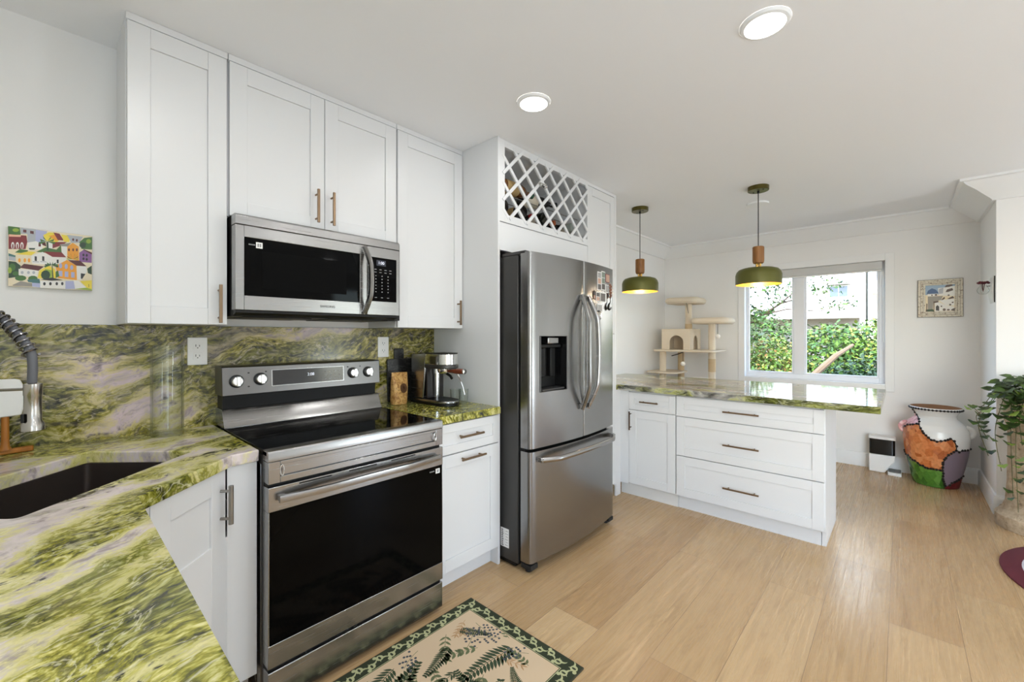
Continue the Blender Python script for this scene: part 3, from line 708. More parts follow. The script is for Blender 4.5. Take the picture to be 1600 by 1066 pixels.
mb=MB(); panelbox(mb,.192,.548,1.080,1.160,-.001,.0008); sg=mb.build('display_bezel',STEEL,cp,.001)
DISP=mat('range_display',C(30,30,34),.12,0,.7)
mb=MB(); panelbox(mb,.198,.543,1.084,1.156,.0008,.0016); ds=mb.build('display',DISP,cp)
TP=Matrix(((1,0,0,0),(0,.055,-.998,0),(0,.998,.055,0),(0,0,0,1)))
def ptext(body,x,z,size,m,par,al='CENTER'): 
    return text('display_text',body,size,Matrix.Translation(onp(x,z,.0017))@TP,m,par,.0001,al)
ptext('2:08',.375,1.126,.020,LEDW,ds)
mb=MB()
for i in range(4):
    for j in range(3): panelbox(mb,.445+.024*i,.453+.024*i,1.095+.019*j,1.1*1.0+.019*j-.0005,.0016,.0019)
mb.build('touch_marks',GREYINK,ds)
for x,z in ((.050,1.115),(.147,1.119),(.597,1.119),(.686,1.119)):
    p=onp(x,z); mb=MB(); mb.lathe([(.029,0),(.029,.004),(.024,.006)],p,24,pn); kb=mb.build('knob',BLACK,cp)
    mb=MB(); mb.lathe([(.0235,.005),(.0225,.022),(.0205,.026),(0,.0265)],p,24,pn)
    T=Matrix.Translation(p)@TP; mb.M=T; mb.box(-.008,.008,-.022,.022,.018,.040); mb.build('knob_cap',mat('satin_silver',(.86,.86,.86,1),.28,1),kb,.002)
mb=MB()
for x,z in ((.098,1.150),(.098,1.088),(.170,1.152),(.57,1.152),(.64,1.152)): panelbox(mb,x-.004,x+.004,z-.003,z+.003,0,.0006)
mb.build('burner_icons',INK,cp)

# ------------------------------------------------------------------ microwave
mw=thing('microwave','stainless over-the-range microwave with black window and keypad','microwave',(.36,-.2,1.42))
MX0,MX1,YM=-.0215,.7215,-.395
mb=MB(); mb.box(MX0+.002,.7555,-.345,-.004,1.40,1.809); mb.build('body',BLACK,mw,.002)
mb=MB(); mb.prism([(-.34,1.402),(-.385,1.412),(-.385,1.424),(-.34,1.424)],MX0+.004,MX1-.004,'x'); mb.box(MX0+.05,.30,-.33,-.06,1.396,1.402); mb.box(.38,MX1-.03,-.33,-.06,1.396,1.402); mb.build('underside_grille',BLACK,mw,.002)
mb=MB(); mb.prism([(-.34,1.766),(YM,1.766),(YM,1.800),(-.385,1.808),(-.34,1.808)],MX0,MX1,'x'); mb.build('top_vent',STEEL,mw,.001)
XS=.540
mb=MB(); wx0,wx1,wz0_,wz1_=.010,.502,1.482,1.717
mb.box(MX0,wx0,YM,-.345,1.424,1.763); mb.box(wx1,XS-.001,YM,-.345,1.424,1.763); mb.box(wx0,wx1,YM,-.345,1.424,wz0_); mb.box(wx0,wx1,YM,-.345,wz1_,1.763)
md=mb.build('door',STEEL,mw,.0015)
mb=MB(); mb.box(wx0,wx1,YM+.0015,-.35,wz0_,wz1_); wg=mb.build('window',BGLASS,md)
mb=MB(); mb.box(.075,.435,YM+.001,YM+.0016,1.515,1.668); mb.build('mesh_screen',mat('screen_black',C(8,8,8),.5,0,.05),wg)
mb=MB(); mb.box(.052,.076,YM+.0006,YM+.0016,1.678,1.702); st=mb.build('window_sticker',PAPER,wg); st['label']='small white square sticker'
mb=MB(); mb.box(.057,.063,YM+.0002,YM+.0006,1.683,1.697); mb.box(.065,.071,YM+.0002,YM+.0006,1.683,1.697); mb.build('sticker_print',GREYINK,st)
mb=MB()
for k in range(5): mb.box(.026+.0048*k,.0295+.0048*k,YM+.001,YM+.0016,1.687,1.692)
mb.build('sticker_line',GREYINK,wg)
mb=MB(); mb.box(XS+.001,MX1,YM,-.345,1.424,1.763); pc=mb.build('control_side',STEEL,mw,.0015)
mb=MB(); mb.box(XS+.002,.704,YM-.0008,YM+.001,1.492,1.713); kp=mb.build('keypad',BGLASS,pc,.004)
mb=MB(); mb.box(.590,.642,YM-.0014,YM-.0008,1.672,1.700); d2=mb.build('display',mat('microwave_display',C(40,44,60),.3),kp)
text('display_text','1:00',.020,Matrix.Translation((.616,YM-.0015,1.686))@UPR,LEDW,d2,.0001)
keys=[(.578+.028*i,.590+.028*i,1.637+.014*j,1.640+.014*j) for i in range(4) for j in range(2)]+[(.584+.034*i,.589+.034*i,1.538+.016*j,1.543+.016*j) for j in range(6) for i in range(3)]+[(.580+.034*i,.592+.034*i,1.510,1.513) for i in range(3)]
for a,b,c,d in keys:
    mb=MB(); mb.box(a,b,YM-.0012,YM-.0008,c,d); mb.build('key',GREYINK,kp)
text('brand_mark','SAMSUNG',.015,Matrix.Translation((.345,YM-.0005,1.453))@UPR,INK,md,.0003)
mb=MB(); pts=[]
for i in range(25):
    u=-1+2*i/24; k=1-u*u; pts.append((.522+.010*k,YM-.004-.044*min(1,k*1.25)-.006*k,1.592+.158*u))
mb.tube(pts,.0135,10,flat=(1.25,.8)); mb.build('handle',STEEL,md)

# ------------------------------------------------------------------ wall plates and tile
def outlet(label,x,z):
    o=thing('wall_outlet',label,'outlet',(x,-.02,z))
    mb=MB(); mb.box(x-.0365,x+.0365,-.026,-.02,z-.061,z+.061); pl=mb.build('cover_plate',WHITEP,o,.003)
    for dz in (.022,-.022):
        mb=MB(); mb.box(x-.017,x+.017,-.0275,-.026,z+dz-.015,z+dz+.015); s_=mb.build('socket',WHITEP,pl,.001)
        mb=MB(); mb.box(x-.008,x-.0055,-.028,-.0274,z+dz-.002,z+dz+.008); mb.box(x+.0055,x+.008,-.028,-.0274,z+dz-.002,z+dz+.006); mb.cyl((x,-.0274,z+dz-.007),(x,-.028,z+dz-.007),.0025,seg=8); mb.build('slots',INK,s_)
outlet('white double wall outlet behind the glass vase',-.072,1.251)
outlet('white double wall outlet beside the black cutting board',.847,1.251)

def pict(mb,frame,polys,names,base,step):
    # frame(u,v,off) -> point ; polys: (material name, [(u,v)...])
    for i,(mn,pts) in enumerate(polys):
        mb.mi=names.index(mn); mb.face([frame(u,v,base+step*(i+1)) for u,v in pts])
def circ(u,v,a,b,n=10): return [(u+a*cos(2*pi*k/n),v+b*sin(2*pi*k/n)) for k in range(n)]
PC={'wht':C(236,234,228),'yel':C(238,214,60),'org':C(240,162,36),'red':C(128,24,26),'mar':C(88,28,26),'grn':C(64,110,40),'dgr':C(34,66,34),'lim':C(150,176,60),'gry':C(176,180,186),'pur':C(140,90,150),'blk':C(28,24,26),'pch':C(236,180,150),'tea':C(60,110,110),'lav':C(176,180,214),'crm':C(236,222,190),'blu':C(58,92,136),'sky':C(150,176,200),'sto':C(150,144,134),'brn':C(84,64,56)}
PM={k:mat('paint_'+k,v,.3) for k,v in PC.items()}
names=list(PC); PMS=[PM[k] for k in names]
def village():
    o=thing('wall_tile','glossy ceramic tile painted with a hillside village, hung left of the wall cabinets','wall art',(-.511,-.012,1.494))
    zs0,zs1=1.494,1.712
    mb=MB(); mb.box(-.6165,-.4045,-.018,-.001,1.4945,1.708); mb.build('tile',mat('tile_glaze',C(230,226,216),.15),o,.003)
    def fr_(u,v,off): # pixel-like artwork coordinates 100..1190 x 90..930
        # v is measured along the tilted top edge of the artwork
        a=(u-100)/1090; top=90+125*a; bot=860+70*a
        return (-.6155+.210*a,-.018-off,1.706-.2105*min(1,max(0,(v-top)/(bot-top))))
    q=[]
    A=lambda m,*p: q.append((m,list(p)))
    A('crm',(100,90),(1190,215),(1190,930),(100,860))
    A('grn',(100,90),(240,100),(250,200),(100,200)); A('lim',*circ(190,140,40,24))
    A('gry',(245,105),(440,125),(430,330),(330,330),(330,190),(250,190)); A('mar',(280,130),(320,135),(320,172),(280,168)); A('mar',(365,145),(410,152),(410,190),(365,182))
    A('lav',(435,130),(580,150),(540,300),(430,300)); A('yel',(530,200),(600,165),(700,170),(760,250),(700,300),(560,270)); A('org',(600,210),(700,190),(770,260),(690,275))
    A('red',(660,165),(740,180),(800,270),(720,265)); A('yel',(760,190),(890,210),(870,290),(800,285)); A('gry',(840,195),(1060,220),(1010,300),(900,300)); A('mar',*circ(925,258,14,18)); A('mar',*circ(975,268,14,18))
    A('grn',(1010,290),(1080,235),(1190,225),(1190,390),(1040,380)); A('dgr',*circ(1060,330,50,38)); A('lim',*circ(1140,280,36,30)); A('grn',*circ(1140,340,44,30))
    A('red',(105,195),(320,210),(330,290),(310,385),(105,385)); A('pch',(110,195),(255,205),(250,228),(112,225)); 
    for u in (155,210,265): A('wht',*circ(u,340,20,46)); A('red',*circ(u,350,9,36))
    A('wht',(330,300),(440,280),(520,320),(520,390),(340,390)); A('mar',(470,300),(500,300),(500,350),(470,350)); A('dgr',(345,370),(430,370),(420,392),(360,392))
    A('mar',(500,280),(560,300),(570,350),(520,330)); A('wht',(590,300),(660,290),(650,375),(590,375)); A('red',(650,290),(840,290),(780,330),(650,372))
    A('grn',(440,420),(560,360),(700,390),(760,330),(770,440),(560,430)); A('dgr',(570,290),(595,290),(600,400),(575,400))
    for a in range(7): t=a*pi/6; A('grn',(580,285),(580+105*cos(t),270-75*sin(t)+20*abs(cos(t))),(580+95*cos(t),292-70*sin(t)+28*abs(cos(t))))
    A('wht',(770,330),(850,310),(850,480),(770,470)); A('sto',(740,320),(900,300),(850,350),(770,345)); A('org',(845,350),(920,300),(1000,350),(1005,540),(845,500))
    for u in (868,925,975): A('mar',*circ(u,392,13,20))
    A('pur',(1010,430),(1080,385),(1185,440),(1185,565),(1010,550)); A('mar',(1060,380),(1190,430),(1185,455),(1080,400))
    for u,v in ((1068,460),(1114,465),(1068,510),(1114,518)): A('blk',*circ(u,v,15,18))
    A('grn',(180,430),(240,385),(340,400),(330,440)); A('yel',(185,450),(340,415),(440,420),(380,465)); A('crm',(195,460),(380,465),(370,570),(200,560))
    for u in (235,300,352): A('org',*circ(u,530,16,28))
    A('wht',(380,470),(520,420),(640,480),(640,590),(390,575)); A('red',(530,415),(770,425),(830,490),(650,485)); A('wht',(640,485),(830,492),(830,560),(640,590))
    for u in (435,530): A('blk',(u-14,475),(u+14,480),(u+14,540),(u-14,535)); A('gry',(u-38,540),(u+40,545),(u+40,556),(u-38,552))
    A('blk',(705,520),(730,520),(730,568),(705,565)); A('tea',(105,440),(190,470),(185,490),(105,475)); A('gry',(105,475),(190,490),(190,540),(105,530))
    for a in range(9): t=a*pi/8; A('dgr' if a%2 else 'lim',(920,515),(920+85*cos(t),505-75*sin(t)),(920+70*cos(t),520-70*sin(t)))
    A('dgr',(105,540),(190,550),(250,600),(230,740),(105,760)); A('grn',*circ(150,620,40,50)); A('lim',*circ(120,660,24,40)); A('grn',*circ(190,700,40,30))
    A('wht',(225,640),(470,660),(450,760),(225,720)); A('mar',(235,625),(290,575),(540,610),(470,665)); 
    for u in (268,345,410): A('gry',*circ(u,688,18,20))
    A('yel',(480,660),(600,600),(680,640),(700,780),(460,760)); A('lim',(550,640),(640,660),(640,770),(560,770))
    A('org',(690,600),(840,525),(970,600),(975,790),(720,760)); A('mar',(850,525),(1020,535),(1110,610),(970,600)); A('wht',(970,605),(1110,612),(1120,720),(1030,790),(980,780)); A('blk',(1030,700),(1100,710),(1070,780),(1030,770)); A('crm',(1110,690),(1185,700),(1185,790),(1040,790))
    for u,v in ((755,600),(830,610),(905,625)): A('lav',*circ(u,v,22,34))
    for u,v in ((755,700),(835,710),(920,718)): A('lav',(u-24,v-35),(u+24,v-32),(u+24,v+40),(u-24,v+36))
    for u in (640,): A('dgr',(650,600),(640,600),(645,780),(665,780))
    for a in range(8): t=a*pi/7; A('grn' if a%2 else 'dgr',(635,590),(635+95*cos(t),600-55*sin(t)),(635+85*cos(t),625-45*sin(t)))
    A('dgr',(1120,640),(1185,600),(1185,720),(1130,700)); A('dgr',*circ(560,720,60,62)); A('grn',*circ(250,760,70,36)); A('grn',*circ(400,765,60,36)); A('grn',(690,680),(720,660),(740,740),(690,760))
    A('tea',(330,780),(480,770),(500,840),(340,810)); A('sto',(150,850),(250,800),(400,830),(390,870),(160,858)); A('lav',(390,820),(500,830),(490,890),(390,870)); A('wht',(490,795),(830,800),(820,905),(490,890)); 
    for u in (545,622,705,778): A('blk',*circ(u,835,17,22))
    A('blk',(500,780),(640,755),(790,790),(640,795)); A('lav',(820,800),(930,800),(960,905),(820,905)); A('wht',(930,790),(1000,800),(1110,890),(950,905)); A('yel',(1020,805),(1185,795),(1185,925),(1110,890)); A('blk',(1140,845),(1146,845),(1146,885),(1140,885)); A('lim',(950,905),(1110,892),(1185,912),(1185,930))
    mb=MB(); pict(mb,fr_,q,names,.0002,.000012); mb.build('painting',PMS,o,0,False,False)
village()

# ------------------------------------------------------------------ things on the left counter
# pull-down spring faucet
fa=thing('kitchen_faucet','brushed steel spring faucet with pull-down spray head over the sink','faucet',(-.70,-.36,.914))
A0=Vector((-.70,-.352,.914)); Hd=Vector((-.549,-.50,1.05))
mb=MB(); mb.lathe([(.028,0),(.028,.006),(.022,.012),(.019,.03),(.019,.20),(.016,.21)],A0,20); mb.build('base',NICKEL,fa)
mb=MB(); mb.cyl(A0+Vector((.0,-.0,.06)),A0+Vector((-.055,.05,.075)),.006); mb.build('lever',NICKEL,fa)
pts=[]; p0=A0+Vector((0,0,.20)); 
ctrl=[p0,p0+Vector((0,0,.24)),Vector((-.675,-.378,1.405)),Vector((-.615,-.437,1.375)),Vector((-.572,-.478,1.315)),Vector((-.551,-.498,1.262)),Vector((-.551,-.50,1.17))]
def spline(c,n):
    out=[]; c=[Vector(p) for p in c]; c=[c[0]*2-c[1]]+c+[c[-1]*2-c[-2]]
    for i in range(1,len(c)-2):
        for k in range(n):
            t=k/n; a,b,d,e=c[i-1],c[i],c[i+1],c[i+2]
            out.append(.5*((2*b)+(d-a)*t+(2*a-5*b+4*d-e)*t*t+(-a+3*b-3*d+e)*t**3))
    out.append(c[-2]); return out
pts=spline(ctrl,8); mb=MB(); mb.tube(pts,.0105,10); hs=mb.build('hose',mat('grey_hose',C(96,98,104),.55),fa)
# coil around the hose, down to its collar
cp_=spline(ctrl[:6],60); mb=MB(); hel=[]; acc=0
for i in range(len(cp_)-1):
    t=(cp_[i+1]-cp_[i]); acc+=t.length; t.normalize(); a=Vector((.70,.71,0)); a=(a-t*a.dot(t)).normalized(); b=t.cross(a); ph=2*pi*acc/.0165
    if i%1==0: hel.append(cp_[i]+a*.0155*cos(ph)+b*.0155*sin(ph))
mb.tube(hel,.0035,6); mb.build('spring',SPRING,fa)
mb=MB(); mb.lathe([(.024,.0),(.024,.018),(.0185,.028),(.0185,.100),(.0195,.102),(.0195,.133),(.012,.136)],Hd,24); hd=mb.build('spray_head',mat('faucet_steel',C(186,182,176),.2,1),fa)
mb=MB(); mb.lathe([(.021,-.001),(.021,.0),(.0,.0)],Hd,20,cap=False); mb.build('nozzle',RUBBER,hd)
mb=MB(); mb.box(-.572,-.566,-.518,-.506,1.075,1.10); mb.build('button',BLACK,hd,.002)
mb=MB(); a=A0+Vector((0,0,.247)); b=Hd+Vector((0,0,.118)); mb.cyl(a,b-(b-a).normalized()*.019,.0042,seg=8); mb.lathe([(.022,-.01),(.022,.012)],A0+Vector((0,0,.247)),16); mb.build('holder_arm',NICKEL,fa)
# wooden stand with a white panel
o=thing('counter_stand','orange-brown wooden T-foot stand carrying a white panel, left of the sink','stand',(-.63,-.09,.914))
mb=MB(); mb.prism([(-.80,-.115),(-.555,-.075),(-.556,-.052),(-.80,-.092)],.9145,.932); mb.build('foot',TEAK,o,.004)
mb=MB(); mb.lathe([(.016,.017),(.011,.03),(.0095,.05),(.0095,.14)],(-.6195,-.083,.914),16); mb.build('post',TEAK,o)
mb=MB(); mb.prism([(-.80,1.03),(-.583,1.047),(-.572,1.10),(-.576,1.140),(-.586,1.168),(-.60,1.172),(-.80,1.172)],-.096,-.072,'y'); mb.build('panel',WHITEP,o,.004)
# glass cylinder vase
o=thing('glass_vase','tall clear glass cylinder vase on the marble counter left of the range','vase',(-.192,-.125,.914))
r=.054; mb=MB(); mb.lathe([(0,.001),(r*.96,.001),(r,.006),(r,.366),(r-.003,.368),(r-.005,.366),(r-.005,.016),(0,.014)],(-.192,-.125,.914),40,cap=False)
mb.build('vase',VGLASS,o)

# ------------------------------------------------------------------ things on the right counter
o=thing('cutting_board','black marble cutting board with handle leaning on the backsplash','cutting board',(.96,-.03,.914))
BM=mat('black_marble',rough=.3)
def bm_nodes(m):
    n=noise(m,coords(m,(14,14,34),(0,R(-25),0)),1,6,.6,1.6)
    L(m,ramp(m,n,[(.47,C(18,18,19)),(.495,C(90,88,86)),(.51,C(18,18,19))]),P(m).inputs['Base Color'])
bm_nodes(BM)
mb=MB(); mb.M=Matrix.Translation((0,-.032,.9155))@Matrix.Rotation(R(-2.2),4,'X')
mb.prism(roundpoly([(.868,0),(1.062,0),(1.062,.262),(.868,.262)],.012)[:],-.014,0,'y'); mb.prism(roundpoly([(.918,.26),(.985,.26),(.985,.325),(.918,.325)],.01),-.014,0,'y'); mb.build('board',BM,o,.002)
o=thing('coffee_bag','tan printed coffee bag standing in front of the black cutting board','bag',(.87,-.14,.914))
BAG=mat('kraft_bag',rough=.5)
def bag_nodes(m):
    n=noise(m,coords(m),42,4,.6,1.2); L(m,ramp(m,n,[(.40,C(150,104,52)),(.52,C(196,152,88)),(.62,C(210,170,106)),(.7,C(120,78,36))]),P(m).inputs['Base Color']); bump(m,noise(m,coords(m),30,3),.5,.01)
bag_nodes(BAG)
mb=MB(); vs=[]; rows=[(0,.050,.028),(.02,.054,.030),(.08,.058,.027),(.14,.062,.018),(.175,.065,.006),(.188,.066,.003)]
n=16
for z,a,b in rows:
    for k in range(n):
        t=2*pi*k/n; cx_,cy_=abs(cos(t))**.5*(1 if cos(t)>0 else -1),abs(sin(t))**.6*(1 if sin(t)>0 else -1)
        vs.append((a*cx_,b*cy_,z))
fs=[(i*n+k,i*n+(k+1)%n,(i+1)*n+(k+1)%n,(i+1)*n+k) for i in range(len(rows)-1) for k in range(n)]+[tuple(range(n)),tuple(range((len(rows)-1)*n,len(rows)*n))]
mb.M=Matrix.Translation((.884,-.135,.9145))@Matrix.Rotation(R(14),4,'Z')@Matrix.Rotation(R(2),4,'Y'); mb._add(vs,fs); mb.build('pouch',BAG,o)
mb=MB(); mb.M=Matrix.Translation((.884,-.135,.9145))@Matrix.Rotation(R(14),4,'Z')@Matrix.Rotation(R(2),4,'Y')
mb.lathe([(.026,0),(.028,.0),(.028,.001),(.026,.001)],(.008,-.0285,.095),28,(0,-1,.1)); mb.lathe([(.012,0),(.013,0),(.013,.001),(.012,.001)],(.008,-.0285,.095),20,(0,-1,.1)); mb.build('printed_seal',mat('bag_print',C(84,52,24),.5),o)
# espresso machine
es=thing('espresso_machine','small brushed steel espresso machine with wood-handled portafilter on the right counter','coffee machine',(1.055,-.28,.914))
ex0,ex1=.985,1.128; exm=(ex0+ex1)/2
mb=MB(); pl=roundpoly([(ex0-.004,-.10),(ex1+.004,-.10),(ex1+.004,-.45),(ex0-.004,-.45)],.03)
pl=[(ex0-.004,-.11),(ex1+.004,-.11),(ex1+.004,-.36)]+[(exm+(exm-ex0+.004)*cos(a),-.36-.085*sin(a)) for a in [pi*k/12 for k in range(1,12)]]+[(ex0-.004,-.36)]
mb.prism(pl,.9145,.929); mb.build('base',BLACK,es,.002)
mb=MB(); mb.prism([(exm+(x-exm)*.985,y*.99-.003) for x,y in pl],.929,.945); tr=mb.build('drip_tray',STEEL,es,.004)
mb=MB(); mb.prism([(exm+(x-exm)*.86,-.25+(y+.25)*.8-.035) for x,y in pl],.9455,.9465); mb.build('tray_grate',BLACK,tr)
mb=MB(); mb.prism([(-.112,.945),(-.112,1.200),(-.122,1.212),(-.24,1.217),(-.262,1.217),(-.232,.945)],ex0,ex1,'x'); mb.build('body',STEEL,es,.006)
mb=MB(); pl2=[(ex0+.001,-.25),(ex1-.001,-.25),(ex1-.001,-.36)]+[(exm+(exm-ex0-.001)*cos(a),-.36-.072*sin(a)) for a in [pi*k/14 for k in range(1,14)]]+[(ex0+.001,-.36)]
mb.prism(pl2,1.150,1.214); mb.build('head',CHROME,es,.004)
mb=MB(); mb.prism([(exm+(x-exm)*1.03,(y+.3)*1.03-.3) for x,y in pl2],1.128,1.152); mb.build('head_rim',GREYP if False else DKSTEEL,es,.006)
mb=MB(); mb.prism(pl2,1.2145,1.2185); mb.build('top_plate',BLACK,es,.002)
mb=MB(); mb.lathe([(.036,0),(.036,-.022),(.030,-.030),(.012,-.034),(0,-.034)],(exm,-.345,1.128),24,cap=False); pfl=mb.build('portafilter',CHROME,es)
mb=MB(); mb.lathe([(.008,.03),(.0095,.05),(.010,.07),(.0145,.115),(.0155,.125),(.0145,.168)],(exm,-.345,1.112),18,(.04,-1,.03)); mb.build('portafilter_handle',REDWOOD,pfl)
mb=MB(); mb.lathe([(.0145,.168),(.0155,.170),(.015,.176),(0,.177)],(exm,-.345,1.112),18,(.04,-1,.03)); mb.build('handle_cap',CHROME,pfl)
mb=MB(); mb.tube([(exm,-.365,1.10),(exm+.006,-.395,1.085),(exm+.006,-.41,1.070)],.008,8); mb.build('spout',BLACK,pfl)
mb=MB(); mb.tube([(ex1-.012,-.37,1.13),(ex1-.006,-.40,1.08),(ex1+.004,-.425,1.02),(ex1+.006,-.44,.972)],[.005,.005,.0045,.005],8); mb.build('steam_wand',CHROME,es)
mb=MB(); mb.cyl((exm,-.275,.9467),(exm,-.275,1.095),.015,.017,18); mb.cyl((exm,-.275,1.095),(exm,-.275,1.128),.022,seg=18); mb.build('water_pipe',CHROME,es)
mb=MB(); mb.box(ex0+.012,ex1-.012,-.262,-.252,.95,1.128); mb.build('front_plate',mat('espresso_black',C(34,30,30),.3),es)
for i,(x,y,h,r,lb) in enumerate(((1.172,-.385,.085,.030,'clear drinking glass beside the espresso machine, nearer the counter edge'),(1.180,-.300,.075,.034,'clear low glass behind the espresso machine, against the white panel'))):
    o=thing('drinking_glass',lb,'glass',(x,y,.914))
    mb=MB(); mb.lathe([(0,.001),(r*.8,.001),(r*.86,.006),(r,h),(r-.002,h),(r*.80,.012),(0,.010)],(x,y,.914),24,cap=False); mb.build('glass',VGLASS,o)

# ------------------------------------------------------------------ peninsula
XP=2.70
t=thing('peninsula_cabinet','narrow white peninsula cabinet with one drawer over one door, beside the pantry','cabinet',(3.0,-.88,0))
carcass(t,[(2.722,3.27,-1.068,-.645,.10,.872),(2.76,3.22,-1.068,-.645,0,.10)])
mb=MB(); mb.box(2.704,2.722,-.682,-.590,.10,.872); mb.box(2.6325,2.704,-.606,-.590,.0,.872); mb.build('filler_strip',CAB,t,.001)
mb=MB(); mb.box(2.752,2.760,-1.066,-.590,0,.10); mb.build('toe_kick',KICK,t)
MP=lambda y,z: facing(XP,y,z,R(-90))
d=shaker(t,MP(-.6845,.7165),.381,.140,.048,'drawer'); pull(d,MP(-.6845,.7165),'h',.180,.072,.150,BRASS)
d=shaker(t,MP(-.6845,.112),.381,.600,.062); pull(d,MP(-.6845,.112),'v',.018,.515,.150,BRONZE)
t=thing('peninsula_cabinet','wide white peninsula cabinet with three drawers','cabinet',(3.0,-1.53,0))
carcass(t,[(2.722,3.27,-1.962,-1.071,.10,.872),(2.76,3.22,-1.962,-1.071,0,.10)])
for z0,h,zc in ((.7115,.149,.785),(.4165,.290,.5525),(.112,.299,.2515)):
    d=shaker(t,MP(-1.0735,z0),.910,h,.055 if h<.2 else .062,'drawer'); pull(d,MP(-1.0735,z0),'h',.448,zc-z0,.224,BRASS)
t=thing('end_panel','white end panel closing the open end of the peninsula','panel',(3.0,-1.975,0))
carcass(t,[(2.721,3.29,-1.988,-1.965,.10,.872),(2.763,3.29,-1.988,-1.965,0,.10)],'panel')
slab('countertop',[(2.634,-.150),(2.634,-.604),(2.668,-.604),(2.668,-2.2467),(3.755,-2.2467),(3.66,-.150)],None,.8725,.914,MARBP,'grey and green marble peninsula countertop below the pendant lamps',.004)
mb=MB(); mb.box(3.05,3.16,-1.62,-1.60,.9142,.9150)
tag(mb.build('paper_slip',PAPER,None),'small flat paper slip lying on the peninsula countertop','paper')

# ------------------------------------------------------------------ ceiling lamps
EMIT=mat('led_diffuser',C(255,250,240),.5); P(EMIT).inputs['Emission Color'].default_value=(1,.97,.93,1); P(EMIT).inputs['Emission Strength'].default_value=6
for (x,y),lb in zip(SEEN_DL,('round recessed ceiling light nearer the camera, upper right','round recessed ceiling light in front of the wine cabinet')):
    o=thing('ceiling_light',lb,'light',(x,y,ZC))
    mb=MB(); mb.lathe([(.068,-.0005),(.068,-.012),(.078,-.009),(.084,-.0005)],(x,y,ZC),40,cap=False); mb.build('trim_ring',TRIM,o)
    mb=MB(); mb.lathe([(0,-.010),(.068,-.010),(.068,-.004),(0,-.004)],(x,y,ZC),40,cap=False); mb.build('diffuser',EMIT,o)
def pendant(label,x,y):
    o=thing('pendant_lamp',label,'lamp',(x,y,ZC))
    mb=MB(); mb.lathe([(0,0),(.073,0),(.073,-.030),(.071,-.032),(0,-.032)],(x,y,ZC),32,cap=False); ca=mb.build('canopy',mat('canopy_brass',C(92,84,38),.3,.7),o)
    mb=MB()
    for k in (-1,1): mb.cyl((x+.045*k*.5,y+.045*k*.86,ZC-.036),(x+.045*k*.5,y+.045*k*.86,ZC-.031),.005,seg=8)
    mb.cyl((x,y,ZC-.05),(x,y,ZC-.03),.008,seg=10); mb.build('screw',BLACK,ca)
    mb=MB(); mb.cyl((x,y,2.008),(x,y,ZC-.03),.0035,seg=8); mb.build('cord',mat('black_cord',C(30,30,32),.6),o)
    mb=MB(); mb.lathe([(0,2.010),(.036,2.010),(.040,2.005),(.040,1.900),(.037,1.884),(.030,1.878),(0,1.878)],(x,y,0),28,cap=False); mb.build('wood_block',WALNUT,o)
    mb=MB()
    for k in range(3): mb.cyl((x+.014*cos(k*2.1+.4),y+.014*sin(k*2.1+.4),1.840),(x+.014*cos(k*2.1+.4),y+.014*sin(k*2.1+.4),1.880),.0075,seg=10)
    mb.build('brass_neck',mat('brass',C(196,160,90),.25,1),o)
    r=.158; prof=[(.0,1.848),(.03,1.848),(.105,1.842),(.135,1.832),(.150,1.815),(r,1.790),(r,1.716)]
    mb=MB(); mb.lathe(prof,(x,y,0),48,cap=False); mb.build('shade',OLIVE,o,0,True,False)
    ins=[(a-.003 if a>.01 else 0,b-(.003 if a<.14 else 0)) for a,b in prof]
    mb=MB(); mb.lathe(ins+[(r,1.716)],(x,y,0),48,cap=False); mb.build('shade_lining',GOLD,o,0,True,False)
    mb=MB(); mb.sphere((x,y,1.775),.028,16,10); mb.cyl((x,y,1.80),(x,y,1.845),.014); mb.build('bulb',mat('frosted_bulb',C(255,240,214),.4,**{'Emission Color':(1,.78,.45,1),'Emission Strength':9}),o)
    lamp('pendant_light','POINT',(x,y,1.735),4.5,.03,color=(1,.84,.62))
pendant('olive green pendant lamp with wooden block, the farther one beside the pantry',3.095,-.59)
pendant('olive green pendant lamp with wooden block, hanging in front of the window',3.20,-1.515)
o=thing('smoke_detector','thin white round disc on the ceiling behind the window-side pendant','detector',(3.62,-1.41,ZC))
mb=MB(); mb.lathe([(0,0),(.085,0),(.083,-.014),(.0,-.016)],(3.66,-1.41,ZC),36,cap=False); mb.build('cover',TRIM,o)
# ------------------------------------------------------------------ cat tree in the far corner
ct=thing('cat_tree','beige plush cat tree with two beds and an arched house in the far corner','cat tree',(4.66,-.45,0))
def pad(mb,x0,x1,y0,y1,z0,z1,r=.03):
    mb.prism(roundpoly([(x0,y0),(x1,y0),(x1,y1),(x0,y1)],r,5),z0,z1)
mb=MB(); pad(mb,4.42,4.98,-.86,-.06,0.0,.03,.04); mb.build('base_board',PLUSH,ct,.008)
for x,y,z0,z1,m,nm in ((4.56,-.182,.03,1.128,PLUSH,'post'),(4.83,-.30,.03,1.128,SISAL,'sisal_post'),(4.66,-.72,.03,1.455,PLUSH,'post'),(4.70,-.44,1.385,1.70,PLUSH,'post')):
    mb=MB(); mb.cyl((x,y,z0),(x,y,z1),.038,seg=20); mb.build(nm,m,ct)
for x,y,z0,z1 in ((4.66,-.72,.90,1.05),(4.70,-.44,1.39,1.46)):
    mb=MB(); mb.cyl((x,y,z0),(x,y,z1),.040,seg=20); mb.build('sisal_sleeve',SISAL,ct)
mb=MB(); pad(mb,4.44,4.96,-.80,-.10,1.128,1.150,.05); mb.build('platform',PLUSH,ct,.008)
mb=MB(); pad(mb,4.38,4.86,-.40,-.02,.868,.888,.12); mb.build('low_shelf',PLUSH,ct,.006)
